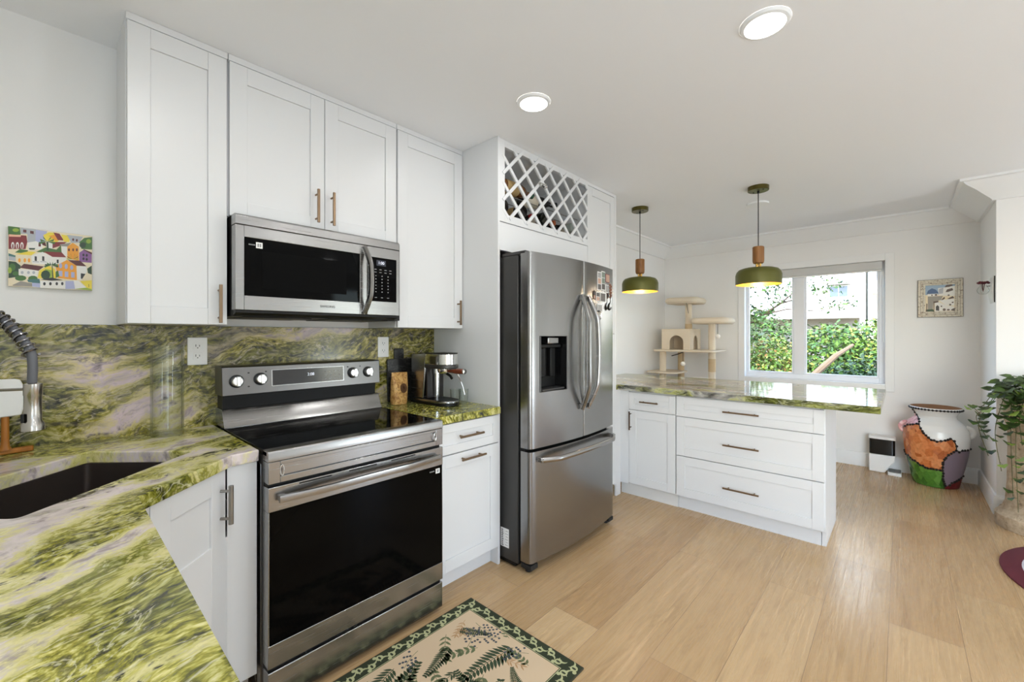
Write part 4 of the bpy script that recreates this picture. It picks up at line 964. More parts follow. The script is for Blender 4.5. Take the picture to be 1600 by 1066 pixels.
# house: four walls with arched openings, roof
hx0,hx1,hy0,hy1,hz0,hz1=4.56,4.92,-.505,-.165,1.150,1.385
def archwall(a0,a1,c,w,h,z0,z1):
    pts=[(a0,z0),(c-w/2,z0),(c-w/2,z0+h-w/2)]+[(c-w/2*cos(t),z0+h-w/2+w/2*sin(t)) for t in [pi*k/12 for k in range(1,12)]]+[(c+w/2,z0+h-w/2),(c+w/2,z0),(a1,z0),(a1,z1),(a0,z1)]
    return pts
def ngon_prism(mb,pts,lo,hi,ax):
    mb.prism(pts,lo,hi,ax)
mb=MB(); ngon_prism(mb,archwall(hy0,hy1,(hy0+hy1)/2-.01,.165,.170,hz0,hz1),hx0,hx0+.018,'x'); ngon_prism(mb,archwall(hx0+.018,hx1,(hx0+hx1)/2+.02,.165,.170,hz0,hz1),hy0,hy0+.018,'y')
mb.box(hx1-.015,hx1,hy0+.018,hy1,hz0,hz1); mb.box(hx0+.018,hx1-.015,hy1-.015,hy1,hz0,hz1); mb.box(hx0,hx1,hy0,hy1,hz1-.001,hz1+.014)
mb.build('house',PLUSH,ct,.004)
def bed(x,y,z,a,b,h):
    mb=MB(); n=40; ps=roundpoly([(x-a,y-b),(x+a,y-b),(x+a,y+b),(x-a,y+b)],.09,8)
    mb.prism(ps,z,z+.02); ins=[(x+(p-x)*.93,y+(q-y)*.93,z+h*.55) for p,q in ps]; mb.tube(ins,.036,10,True); mb.build('bed',PLUSH,ct,0)
bed(4.70,-.405,1.70,.20,.175,.065); bed(4.68,-.725,1.455,.20,.180,.06)
POM=mat('white_pompom',C(240,236,228),.95)
for x,y,z0,z1 in ((4.50,-.83,1.45,1.33),(4.46,-.462,1.128,1.012)):
    mb=MB(); mb.cyl((x,y,z1),(x,y,z0),.003,seg=6); mb.build('string',INK,ct)
    mb=MB(); mb.sphere((x,y,z1-.02),.026,14,10); mb.build('pompom',POM,ct)
mb=MB(); mb.tube([(4.46,-.33,1.08),(4.452,-.40,1.10),(4.45,-.47,1.128)],.006,6); mb.tube([(4.52,-.48,1.70),(4.515,-.49,1.66),(4.515,-.505,1.58)],.003,6); mb.build('toy_cord',INK,ct)
# white chair behind the peninsula
o=thing('chair','white curved-back chair tucked behind the peninsula beside the cat tree','chair',(4.13,-.73,0))
mb=MB(); n=22; vs=[]; cxh,cyh=4.13,-.73
for z,ra in ((.44,.17),(.62,.185),(.862,.18)):
    for th in (0,.014):
        for k in range(n+1):
            a=pi*.5+ (k/n-.5)*pi*1.15 - pi*.5; vs.append((cxh+(ra-th)*cos(a),cyh+(ra-th)*sin(a)*1.0,z-(0 if z<.7 else .05*(abs(k/n-.5)*2)**2)))
m_=n+1; fs=[]
for i in range(2):
    for k in range(n):
        o1,o2=i*2*m_,(i+1)*2*m_
        fs.append((o1+k,o1+k+1,o2+k+1,o2+k)); fs.append((o1+m_+k,o2+m_+k,o2+m_+k+1,o1+m_+k+1))
for k in range(n): fs.append((4*m_+k,4*m_+k+1,5*m_+k+1,5*m_+k)); fs.append((k,m_+k,m_+k+1,k+1))
for i in range(2):
    for k in (0,n): fs.append((2*i*m_+k,2*(i+1)*m_+k,(2*(i+1)+1)*m_+k,(2*i+1)*m_+k))
mb._add(vs,fs); mb.build('backrest',WHITEP,o,.002)
mb=MB(); mb.lathe([(0,.425),(.165,.425),(.175,.44),(.165,.455),(0,.455)],(cxh,cyh,0),32,cap=False); mb.build('seat',WHITEP,o)
for sx in (-1,1):
    for sy in (-1,1):
        mb=MB(); mb.cyl((cxh+sx*.17,cyh+sy*.17,0),(cxh+sx*.11,cyh+sy*.11,.426),.012,.018); mb.build('leg',TEAK,o)

# ------------------------------------------------------------------ patchwork urn
CAMP=Vector((-0.5158,-2.3317,1.3214)); FW=Vector((cos(R(42.548)),sin(R(42.548)),0)); RT=Vector((FW.y,-FW.x,0))
def seen(p):
    d=Vector(p)-CAMP; z=d.dot(FW); return 800+662.5*d.dot(RT)/z, 524.26-662.5*d.z/z
ux,uy=4.815,-2.556
urn=thing('patchwork_urn','large ceramic urn glazed in white, orange, green, lavender and red patches with black bead seams','urn',(ux,uy,0))
prof=[(.0,.004),(.148,.004),(.152,.02),(.165,.09),(.184,.18),(.202,.28),(.214,.38),(.216,.44),(.208,.495),(.188,.54),(.158,.572),(.138,.592),(.134,.612),(.145,.640),(.165,.668),(.170,.680),(.166,.687)]
pr=[]
for i in range(len(prof)-1):
    for k in range(7): t=k/7; pr.append((prof[i][0]*(1-t)+prof[i+1][0]*t,prof[i][1]*(1-t)+prof[i+1][1]*t))
pr.append(prof[-1])
inner=[(.158,.684),(.140,.65),(.122,.612),(.128,.59),(.18,.54),(.198,.44),(.19,.3),(.14,.05),(0,.03)]
NS=160
UW=mat('urn_white_glaze',C(232,232,230),.18); UO=mat('urn_orange_shards',rough=.22); UG=mat('urn_green_shards',rough=.25); UL=mat('urn_lavender_glaze',C(128,112,124),.3); UR=mat('urn_red_glaze',C(110,28,36),.35); UPK=mat('urn_pink_glaze',rough=.35); UI=mat('urn_inside_clay',C(150,112,84),.8)
def shard(m,a,b,c,s_):
    v=N(m,'ShaderNodeTexVoronoi'); v.inputs['Scale'].default_value=s_; L(m,coords(m,(1,1,.6),(0,R(30),0)),v.inputs['Vector'])
    sp=N(m,'ShaderNodeSeparateColor'); L(m,v.outputs['Color'],sp.inputs[0]); col=ramp(m,sp.outputs[0],[(0,a),(.5,b),(1,c)])
    n=noise(m,coords(m),45,3); col=mixc(m,.4,col,mixc(m,1,col,ramp(m,n,[(.35,(.6,.55,.5,1)),(.6,(1.1,1.1,1.1,1))]),'MULTIPLY')); L(m,col,P(m).inputs['Base Color']); bump(m,v.outputs['Distance'],.4,.01)
shard(UO,C(172,92,44),C(206,120,66),C(224,150,96),26); shard(UG,C(44,88,28),C(74,124,42),C(104,150,62),24); shard(UPK,C(214,140,148),C(232,178,182),C(244,206,206),60)
S1=[(1427,640),(1433,648),(1436,655),(1436,663),(1439,670),(1446,680),(1455,687),(1465,690),(1476,689),(1486,686),(1492,690),(1494,697),(1494,704),(1499,706),(1507,704),(1520,701)]
S2=[(1494,704),(1487,710),(1478,715),(1473,722),(1473,735),(1474,748),(1477,764)]
S3=[(1410,704),(1422,715),(1434,724),(1446,730),(1458,733),(1473,737)]
S4=[(1410,668),(1418,664),(1427,663),(1437,662)]
S5=[(1474,763),(1484,758),(1495,752),(1508,742)]
def yat(poly,x):
    if x<=poly[0][0]: return poly[0][1]
    for (a,b),(c,d) in zip(poly,poly[1:]):
        if a<=x<=c: return b+(d-b)*(x-a)/(c-a) if c>a else b
    return poly[-1][1]
def xat(poly,y):
    if y<=poly[0][1]: return poly[0][0]
    for (a,b),(c,d) in zip(poly,poly[1:]):
        if b<=y<=d: return a+(c-a)*(y-b)/(d-b) if d>b else a
    return poly[-1][0]
def region(p):
    x,y=seen(p)
    if p[2]>.655: return 0
    if y<yat(S1,x):
        if x<1436 and y>640 and x<xat(S1[:4],y): return 5 if y<yat(S4,x) else 1
        return 0
    right = (x>xat(S2,y)) if y>704 else (x>1494)
    if x<1437 and y<yat(S4,x): return 5
    if right: return 4 if y>yat(S5,x) else 3
    return 2 if y>yat(S3,x) else 1
mb=MB(); n=len(pr); vs=[(ux+r*cos(2*pi*k/NS),uy+r*sin(2*pi*k/NS),z) for r,z in pr for k in range(NS)]
for i in range(n-1):
    for k in range(NS):
        k2=(k+1)%NS; f=(i*NS+k,i*NS+k2,(i+1)*NS+k2,(i+1)*NS+k)
        c=sum((Vector(vs[q]) for q in f),Vector())/4
        mb.f.append(f); mb.m.append(region(c))
mb.v=vs; mb.build('body',[UW,UO,UG,UL,UR,UPK],urn,0,True,False)
mb=MB(); mb.lathe([(.166,.687)]+inner,(ux,uy,0),60,cap=False); mb.build('inside',UI,urn)
front=[(v,)+seen(v) for i,v in enumerate(vs) if (Vector(v)-Vector((ux,uy,v[2]))).dot(CAMP-Vector(v))>-.02 and v[2]<.66]
def onsurf(x,y): return min(front,key=lambda q:(q[1]-x)**2+(q[2]-y)**2)[0]
BEADS=mat('black_bead',C(24,20,20),.3)
for S in (S1,S2,S3,S4,S5):
    mb=MB(); pts=[]
    for (a,b),(c,d) in zip(S,S[1:]):
        m_=max(1,int(sqrt((c-a)**2+(d-b)**2)/4.0)); pts+=[(a+(c-a)*k/m_,b+(d-b)*k/m_) for k in range(m_)]
    sp=[onsurf(x,y) for x,y in pts]
    for p in sp: mb.sphere(p,.0105,8,6)
    mb.tube([p for k,p in enumerate(sp) if k==0 or (Vector(p)-Vector(sp[k-1])).length>1e-4],.004,6); mb.build('bead_seam',BEADS,urn)
mb=MB(); rim_=[(ux+.169*cos(2*pi*k/44),uy+.169*sin(2*pi*k/44),.672) for k in range(44)]
for p in rim_: mb.sphere(p,.0095,8,6)
mb.tube(rim_,.004,6,True); mb.build('bead_seam',BEADS,urn)
for s_,m_ in ((-1,UW),(1,UPK)):
    mb=MB(); pts=[(ux-.02,uy+s_*(.185+.045*sin(a)),.475+.045*cos(a)+.012) for a in [pi*k/10 for k in range(0,11)]]
    mb.tube(pts,.017,10); mb.build('handle',m_,urn)

# ------------------------------------------------------------------ pet feeder and tray
o=thing('pet_feeder','white automatic pet feeder with black hopper by the far baseboard','pet feeder',(4.94,-2.19,0))
def rbox(mb,x0,x1,y0,y1,z0,z1,r): mb.prism(roundpoly([(x0,y0),(x1,y0),(x1,y1),(x0,y1)],r,5),z0,z1)
mb=MB(); vs=[]; 
mb.prism([(-2.292,.170),(-2.285,.115),(-2.215,.0005),(-2.098,.0005),(-2.098,.170)],4.90,5.02,'x'); mb.build('base',WHITEP,o,.008)
mb=MB(); rbox(mb,4.905,5.02,-2.29,-2.10,.172,.318,.025); mb.build('hopper',mat('smoked_hopper',C(12,12,13),.18),o,.002)
mb=MB(); rbox(mb,4.90,5.025,-2.296,-2.094,.318,.342,.028); mb.build('lid',WHITEP,o,.004)
mb=MB(); mb.box(5.02,5.03,-2.27,-2.12,.02,.32); mb.build('back_spine',WHITEP,o)
o=thing('feeding_tray','low white feeding tray with grey top beside the patchwork urn','tray',(4.93,-2.4,0))
mb=MB(); rbox(mb,4.835,5.0,-2.60 if False else -2.335,-2.236,.0005,.028,.01) ; mb.build('tray',WHITEP,o,.003)
mb=MB(); mb.box(4.86,4.995,-2.330,-2.242,.028,.031); mb.build('mat',GREYP,o)

# ------------------------------------------------------------------ framed picture on the far wall
o=thing('framed_picture','small square framed painting of a white house with blue roof, in a distressed cream frame','picture',(XW-.01,-2.595,1.665))
fy0,fy1,fz0,fz1=-2.741,-2.449,1.494,1.837
CREAM=mat('cream_frame',rough=.6); nz=noise(CREAM,coords(CREAM,(1,1,1)),60,5,.6); L(CREAM,ramp(CREAM,nz,[(.34,C(140,120,100)),(.45,C(216,208,190)),(.7,C(232,226,212))]),P(CREAM).inputs['Base Color'])
def frame_ring(mb,i0,i1,x0,x1):
    mb.box(x0,x1,fy0+i0,fy0+i1,fz0+i0,fz1-i0); mb.box(x0,x1,fy1-i1,fy1-i0,fz0+i0,fz1-i0); mb.box(x0,x1,fy0+i1,fy1-i1,fz0+i0,fz0+i1); mb.box(x0,x1,fy0+i1,fy1-i1,fz1-i1,fz1-i0)
mb=MB(); frame_ring(mb,0,.018,XW-.018,XW-.001); frame_ring(mb,.018,.034,XW-.026,XW-.001); frame_ring(mb,.034,.050,XW-.018,XW-.001); mb.build('frame',CREAM,o,.002)
DKF=mat('frame_edge',C(96,88,80),.7); mb=MB(); frame_ring(mb,-.003,.0,XW-.014,XW-.001); frame_ring(mb,.0165,.0185,XW-.0185,XW-.017); frame_ring(mb,.0335,.0355,XW-.0187,XW-.0175); mb.build('frame_edge',DKF,o)
def f2(u,v,off): # u,v on the canvas: 290..860 x 300..800
    a=(u-290)/580; b=(v-300)/500; return (XW-.010-off,fy1-.050-(fy1-fy0-.10)*a,fz1-.050-(fz1-fz0-.10)*b)
q=[]; A=lambda m,*p: q.append((m,list(p)))
A('sky',(290,300),(870,300),(870,480),(290,480)); A('wht',(540,360),(870,330),(870,520),(560,500)); A('gry',(560,380),(650,350),(640,460),(560,470))
A('blu',(320,450),(340,400),(420,355),(500,385),(550,440),(545,465),(325,465)); A('wht',(335,462),(540,462),(540,505),(335,505)); A('brn',(410,475),(435,475),(435,500),(410,500)); A('brn',(480,470),(525,470),(525,500),(480,500))
A('brn',(670,350),(700,310),(800,300),(840,320),(760,345)); A('brn',(690,440),(720,390),(820,370),(840,410),(740,440)); A('brn',*circ(750,500,22,12)); A('brn',(720,570),(830,520),(860,560),(760,575))
A('sto',(340,510),(640,510),(600,590),(450,620),(440,760),(340,770)); A('wht',(560,590),(860,570),(860,700),(700,690)); A('brn',(600,590),(650,540),(670,530),(680,560),(640,585))
A('wht',(480,640),(560,620),(700,690),(860,720),(860,790),(480,800)); A('brn',(450,610),(540,600),(560,625),(470,640),(470,780),(455,780)); A('blk',(500,780),(500,710),(530,680),(565,710),(565,790)); A('brn',*circ(610,705,16,14)); A('brn',*circ(780,680,22,18)); A('brn',*circ(665,770,32,24)); A('brn',*circ(745,775,30,16)); A('brn',(800,770),(870,740),(870,800),(800,790)); A('dgr',(300,760),(440,755),(480,800),(300,805)); A('brn',(310,640),(330,650),(325,800),(308,800)); A('brn',(810,630),(850,625),(840,650),(810,650))
mb=MB(); mb.box(XW-.010,XW-.004,fy0+.045,fy1-.045,fz0+.045,fz1-.045); mb.mi=0; cv=mb.build('canvas',PM['crm'],o)
mb=MB(); pict(mb,f2,q,names,.0002,.00004); mb.build('painting',PMS,cv,0,False,False)
# wall pocket with dried flowers on the side of the pier
o=thing('wall_pocket','white wall plaque with round glass bud vase and dark red flowers on the pier side','wall vase',(4.40,YP+.02,1.67))
mb=MB(); ps=[]
for k in range(13): 
    a=-1+2*k/12; ps.append((YP+.004+.012*(1-a*a),1.67+.100*a))
mb.prism([(YP+.001,1.57)]+ps+[(YP+.001,1.77)],4.272,4.47,'x'); mb.build('plaque',mat('plaque_white',C(224,224,220),.5),o,.002)
mb=MB(); mb.box(4.266,4.272,YP+.0005,YP+.006,1.572,1.768); mb.build('plaque_gap_shadow',INK,o)  # black strip standing in for the shade in the gap behind the plaque
gx,gy=4.36,YP+.052
mb=MB(); mb.lathe([(0,1.638),(.020,1.641),(.031,1.655),(.034,1.672),(.028,1.690),(.018,1.702),(.020,1.712)],(gx,gy,0),24,cap=False); mb.build('glass_bulb',VGLASS,o)
mb=MB(); mb.cyl((gx,YP+.014,1.70),(gx,gy-.018,1.70),.004,seg=8); mb.build('hook',NICKEL,o)
DRF=mat('dark_red_petal',C(78,20,32),.7); mb=MB()
for k in range(16):
    a=k*2.4; rr=.010+.022*((k*37)%10)/10; mb.sphere((gx+rr*cos(a),gy+rr*sin(a),1.724+.010*((k*13)%7)/7),(.010,.010,.008),8,6)
for k in range(5): mb.cyl((gx,gy,1.66),(gx+.012*cos(k*1.3),gy+.012*sin(k*1.3),1.726),.0015,seg=5)
mb.build('flowers',DRF,o)

# ------------------------------------------------------------------ stone pedestal planter with trailing ivy
PX,PY=4.005,-3.045
o=thing('pedestal_planter','tall rough travertine pedestal planter at the right edge of the picture','planter',(PX,PY,0))
mb=MB(); mb.lathe([(0,.001),(.225,.001),(.228,.03),(.226,.085),(.214,.095),(.205,.115),(.192,.125),(.186,.150),(.178,.17),(.170,.30),(.166,.55),(.168,.68),(.176,.71),(.184,.73),(.186,.85),(.192,.872),(.186,.88),(.160,.88),(.155,.83),(0,.83)],(PX,PY,0),40,cap=False); mb.build('pedestal',STONE,o)
pl=thing('ivy_plant','green trailing ivy plant in a dark pot on the stone pedestal','plant',(PX,PY,.84))
mb=MB(); mb.lathe([(0,.832),(.11,.832),(.14,.93),(.146,.935),(.138,.935),(.11,.92),(0,.92)],(PX,PY,0),28,cap=False); mb.build('pot',mat('dark_pot',C(30,30,28),.6),pl)
rnd=random.Random(5)
LV=MB(); ST=MB()
def leaf(mb,p,d,nrm,s,mi=0):
    d=Vector(d).normalized(); nrm=Vector(nrm); nrm=(nrm-d*nrm.dot(d)).normalized(); b=d.cross(nrm); p=Vector(p); mb.mi=mi
    sh=[(0,0,0),(-.10,.34,.05),(.12,.52,.07),(.5,.44,.05),(1.0,0,-.10),(.5,-.44,.05),(.12,-.52,.07),(-.10,-.34,.05)]
    vs=[p+d*a*s+b*c*s+nrm*e*s for a,c,e in sh]+[p+d*.5*s-nrm*.04*s]
    mb._add(vs,[(0,1,2,8),(2,3,8),(3,4,8),(4,5,8),(5,6,8),(6,7,0,8)])
def vine(pts,nl,size,spread=.03,young=.15):
    sp=spline(pts,8); ST.tube(sp,.0022,5)
    for k in range(nl):
        i=int((k+rnd.random()*.6)/nl*(len(sp)-1)); p=sp[min(i,len(sp)-1)]
        a=rnd.uniform(0,2*pi); off=Vector((-abs(cos(a))*.6+.2,sin(a),rnd.uniform(-.6,.2))).normalized()*rnd.uniform(.01,spread)
        q=p+off; ST.tube([p,q],.0012,4)
        leaf(LV,q,(off.x*.6-.2,off.y*.8,-.012-rnd.random()*.05),(-1+rnd.uniform(-.5,.5),rnd.uniform(-.6,.6),.7),size*1.2*rnd.uniform(.75,1.25),1 if rnd.random()<young else 0)
# crown of leaves
for k in range(230):
    a=rnd.uniform(0,2*pi); el=rnd.uniform(-.25,1.2); rr=rnd.uniform(.13,.235)
    p=Vector((PX+rr*cos(a)*cos(el)*1.0,PY+rr*sin(a)*cos(el)*1.05,.925+rr*sin(el)*.62))
    d=Vector((cos(a),sin(a),rnd.uniform(-.6,.3)))
    p.x=min(p.x,4.165)
    if p.x>4.12: d.x=-abs(d.x)
    leaf(LV,p,d,(cos(a)*.4+rnd.uniform(-.4,.4)-.3,sin(a)*.4+rnd.uniform(-.4,.4),1),rnd.uniform(.042,.066),0)
    if k%4==0: ST.tube([(PX+.05*cos(a),PY+.05*sin(a),.92),p],.0018,4)
rim=lambda a: Vector((PX+.19*cos(a),PY+.19*sin(a),.90))
for a,drop,out,nl,sz in ((2.5,.75,.06,22,.040),(2.75,.62,.05,18,.040),(2.2,.50,.10,14,.044),(1.9,.42,.13,12,.046),(2.0,.30,.16,10,.048),(2.35,.66,.04,18,.038),(3.0,.22,.06,8,.044),(3.3,.45,.02,10,.042),(3.6,.30,.03,9,.044),(2.6,.30,.08,12,.046),(2.45,.20,.10,10,.05),(1.7,.16,.14,9,.05)):
    r0=Vector((PX+.10*cos(a),PY+.10*sin(a),.95)); e=rim(a); dr=Vector((cos(a),sin(a),0))
    pts=[r0,e+dr*.03+Vector((0,0,.03)),e+dr*(.03+out*.5)-Vector((0,0,.08)),e+dr*(.01+out)-Vector((0,0,drop*.5)),e+dr*(.012+out*.6)-Vector((0,0,drop))]
    vine(pts,nl,sz)
LV.build('leaves',[IVY,IVYL],pl,0,True,False); ST.build('vines',STEM,pl)

# ------------------------------------------------------------------ rugs
RG={'field':C(214,190,158),'bord':C(46,54,34),'scroll':C(182,184,140),'fern':C(56,72,48),'leaf':C(104,112,78),'berry':C(74,80,88),'tan':C(186,146,104),'edge':C(58,56,40)}
RGM={k:mat('rug_'+k,v,.95) for k,v in RG.items()}; rn=list(RG); RMS=[RGM[k] for k in rn]
o=thing('rug','rectangular cream rug with dark green scroll border and fern pattern in front of the range','rug',(.35,-1.07,0))
rx0_,rx1_,ry0_,ry1_=-.13,.912,-1.408,-.742
mb=MB(); mb.box(rx0_,rx1_,ry0_,ry1_,.0005,.0075)
rug=mb.build('pile',RGM['edge'],o,.002)
mb=MB(); zt_=.0078
def flat(mn,pts,k=1): mb.mi=rn.index(mn); mb.face([(x,y,zt_+.00012*k) for x,y in pts])
def rect(mn,x0,x1,y0,y1,k): flat(mn,[(x0,y0),(x1,y0),(x1,y1),(x0,y1)],k)
bw=.070
rect('bord',rx0_+.006,rx1_-.006,ry0_+.006,ry1_-.006,0); rect('scroll',rx0_+bw-.006,rx1_-bw+.006,ry0_+bw-.006,ry1_-bw+.006,.5); rect('bord',rx0_+bw-.003,rx1_-bw+.003,ry0_+bw-.003,ry1_-bw+.003,.75); rect('field',rx0_+bw,rx1_-bw,ry0_+bw,ry1_-bw,1)
def arc(mn,x,y,r,a0,a1,w,k):
    n=12; out=[(x+r*cos(a0+(a1-a0)*i/n),y+r*sin(a0+(a1-a0)*i/n)) for i in range(n+1)]; inn=[(x+(r-w*sin(pi*(i+.5)/(n+1)))*cos(a0+(a1-a0)*i/n),y+(r-w*sin(pi*(i+.5)/(n+1)))*sin(a0+(a1-a0)*i/n)) for i in range(n+1)]
    mb.mi=rn.index(mn); 
    for i in range(n): mb.face([(p[0],p[1],zt_+.00012*k) for p in (out[i],out[i+1],inn[i+1],inn[i])])
def scrollband(x0,y0,x1,y1):
    d=Vector((x1-x0,y1-y0)); ln=d.length; d/=ln; nn=Vector((-d.y,d.x)); m_=int(ln/.044)
    for i in range(m_):
        c=Vector((x0,y0))+d*(i+.5)*ln/m_; s_=1 if i%2 else -1; a=atan2(d.y,d.x)
        q=c+nn*.009*s_; flat('scroll',circ(q.x,q.y,.0155,.0155,12),1.2); flat('bord',circ(q.x,q.y,.005,.010,8),1.5)
        q=c-nn*.012*s_+d*.012; arc('scroll',q.x,q.y,.019,a+(0 if s_>0 else pi),a+(pi if s_>0 else 2*pi),.009,1.3)
        q=c+nn*.022*s_-d*.016; flat('scroll',circ(q.x,q.y,.0085,.0085,8),1.3)
h=bw/2
scrollband(rx0_+.01,ry1_-h,rx1_-.01,ry1_-h); scrollband(rx1_-h,ry1_-bw,rx1_-h,ry0_+bw); scrollband(rx0_+.01,ry0_+h,rx1_-.01,ry0_+h); scrollband(rx0_+h,ry0_+bw,rx0_+h,ry1_-bw)
def lf(mn,x,y,a,ln,w,k): 
    c,s_=cos(a),sin(a); P2=lambda u,v:(x+u*c-v*s_,y+u*s_+v*c)
    flat(mn,[P2(0,0),P2(.3*ln,w*.5),P2(.65*ln,w*.42),P2(ln,0),P2(.65*ln,-w*.42),P2(.3*ln,-w*.5)],k)
def stem(mn,x,y,a,ln,bend,k,w=.0022):
    pts=[]; n=10
    for i in range(n+1):
        t=i/n; aa=a+bend*t; pts.append((x,y,aa)); x+=cos(aa)*ln/n; y+=sin(aa)*ln/n
    mb.mi=rn.index(mn)
    for p,q in zip(pts,pts[1:]):
        nx,ny=-sin(p[2])*w/2,cos(p[2])*w/2; mb.face([(p[0]+nx,p[1]+ny,zt_+.00012*k),(q[0]+nx,q[1]+ny,zt_+.00012*k),(q[0]-nx,q[1]-ny,zt_+.00012*k),(p[0]-nx,p[1]-ny,zt_+.00012*k)])
    return pts
def fern(x,y,a,ln,bend,k=2,mn='fern',n=15,wd=.30):
    pts=stem(mn,x,y,a,ln,bend,k,.003)
    for i in range(n):
        t=(i+.5)/n; j=min(int(t*10),9); f=t*10-j; px_=pts[j][0]*(1-f)+pts[j+1][0]*f; py_=pts[j][1]*(1-f)+pts[j+1][1]*f; l2=ln*wd*(1-t*.75)*(.6+.8*min(1,t*4)/2)
        for s_ in (1,-1): lf(mn,px_,py_,pts[j][2]+s_*1.05,l2,ln*.055,k+.1)
def berries(x,y,a,ln,k=2):
    pts=stem('leaf',x,y,a,ln,.5,k)
    for i in range(3,11):
        for s_ in (1,-1):
            q=.009+.010*((i*7+s_)%3); flat('berry',circ(pts[i][0]+s_*q*cos(pts[i][2]+1.2),pts[i][1]+s_*q*sin(pts[i][2]+1.2),.0058,.0058,8),k+.2)
def sprig(x,y,a,ln,mn='leaf',n=6,k=2,w=.45):
    pts=stem(mn,x,y,a,ln,.2,k)
    for i in range(1,n+1):
        p=pts[int(i*10/n)]
        for s_ in (1,-1): lf(mn,p[0],p[1],p[2]+s_*.8,ln*.26,ln*.26*w,k+.1)
    lf(mn,pts[-1][0],pts[-1][1],pts[-1][2],ln*.26,ln*.26*w,k+.1)
def flower(x,y,r,k=2):
    for i in range(7): lf('tan',x,y,i*.9,r,r*.4,k)
    for i in range(7): lf('field',x+r*.3*cos(i*.9),y+r*.3*sin(i*.9),i*.9,r*.5,r*.08,k+.2)
rr=random.Random(3)
fern(.62,-.93,R(205),.17,-.3); fern(.80,-1.13,R(168),.26,.2); fern(.40,-.86,R(195),.20,.5); fern(.58,-1.22,R(120),.18,-.9); fern(.24,-.98,R(10),.26,.3); fern(.15,-1.22,R(40),.24,-.4); fern(.45,-1.30,R(15),.22,.4); fern(.02,-.90,R(-30),.2,.5); fern(.72,-.88,R(-65),.13,.2)
fern(.32,-1.10,R(165),.22,.3); fern(.66,-1.30,R(70),.12,-.4); fern(.0,-1.10,R(-70),.2,.4)
berries(.80,-.90,R(-100),.10); berries(.52,-.85,R(190),.10); berries(.30,-.84,R(195),.12); berries(.10,-1.05,R(60),.12); berries(.48,-1.12,R(240),.10); berries(.74,-.97,R(-60),.10)
sprig(.78,-.85,R(200),.10,'tan',5,2,.25); sprig(.66,-.86,R(225),.14,'leaf',6,2,.3); sprig(.70,-1.02,R(150),.12); sprig(.77,-1.24,R(80),.10); sprig(.62,-1.14,R(210),.16,'leaf',8,2,.4); sprig(.50,-.97,R(250),.12); sprig(.36,-1.2,R(30),.14); sprig(.20,-1.30,R(120),.12); sprig(.05,-1.28,R(60),.13); sprig(.12,-.86,R(-50),.14); sprig(.79,-1.02,R(100),.07); sprig(.42,-1.02,R(100),.1)
berries(.66,-.99,R(20),.12); berries(.82,-1.20,R(120),.10); berries(.40,-1.28,R(200),.1); sprig(.83,-1.08,R(70),.10,'leaf',6,2,.35); sprig(.46,-.90,R(230),.11,'leaf',7,2,.3); sprig(.56,-1.05,R(180),.12,'fern',7,2,.28); sprig(.30,-1.02,R(200),.12,'fern',7,2,.28); sprig(.72,-1.10,R(-80),.12,'tan',6,2,.22); sprig(.44,-1.18,R(110),.11,'tan',6,2,.22)
flower(.72,-.90,.035); flower(.52,-1.13,.042); flower(.28,-.93,.034); flower(.20,-1.12,.04); flower(.66,-1.27,.032); flower(.02,-1.0,.036)
# stay inside the field
keep_f=[];keep_m=[]
for f,m_ in zip(mb.f,mb.m):
    c=sum((Vector(mb.v[i]) for i in f),Vector())/len(f)
    if rn[m_] in ('fern','leaf','berry','tan','field') and len(f)<=8 and mb.v[f[0]][2]>zt_+.0002:
        if not (rx0_+bw<min(mb.v[i][0] for i in f) and max(mb.v[i][0] for i in f)<rx1_-bw and ry0_+bw<min(mb.v[i][1] for i in f) and max(mb.v[i][1] for i in f)<ry1_-bw): continue
    keep_f.append(f); keep_m.append(m_)
mb.f=keep_f; mb.m=keep_m
mb.build('woven_pattern',RMS,o,0,False,False)
# round burgundy rug
o=thing('rug','round burgundy rug with black and grey patterned middle at the right edge','rug',(3.17,-3.405,0))
BUR=mat('rug_burgundy',C(96,28,40),.95); RW=mat('rug_pale',C(190,184,190),.95); RK=mat('rug_black',C(38,36,44),.95); RPK=mat('rug_rose',C(176,120,132),.95)
RC=(3.17,-3.405); RR=.655
mb=MB(); mb.lathe([(0,.0005),(RR,.0005),(RR,.007),(RR-.004,.009),(0,.009)],RC+(0,),96,cap=False); mb.build('pile',BUR,o)
mb=MB(); ms=[RW,RK,RPK,BUR]
def disc(r0,r1,z,mi,n=96):
    mb.mi=mi; vs=[(RC[0]+r*cos(2*pi*k/n),RC[1]+r*sin(2*pi*k/n),z) for r in (r0,r1) for k in range(n)]; mb._add(vs,[(k,(k+1)%n,n+(k+1)%n,n+k) for k in range(n)])
disc(.005,RR-.085,.0092,0); disc(.30,.33,.0094,3); disc(.12,.15,.0094,3)
for k in range(44):
    a=2*pi*k/44
    for r_,l_,w_,mi in ((RR-.155,.062,.034,1),(RR-.155,.040,.018,2 if k%2 else 0)):
        t=a+.5 if k%2 else a-.5; x,y=RC[0]+r_*cos(a),RC[1]+r_*sin(a); mb.mi=mi
        mb.face([(x+u*l_*cos(t)-v*w_*sin(t),y+u*l_*sin(t)+v*w_*cos(t),.0094+(.0003 if l_<.05 else 0)) for u,v in ((1,0),(.4,.6),(-.5,.6),(-1,0),(-.5,-.6),(.4,-.6))])
for k in range(26):
    a=2*pi*k/26; x,y=RC[0]+.40*cos(a),RC[1]+.40*sin(a); mb.mi=1 if k%2 else 2; mb.face([(x+.035*cos(q),y+.035*sin(q),.0096) for q in [pi*j/5 for j in range(10)]])
mb.build('woven_pattern',ms,o,0,False,False)

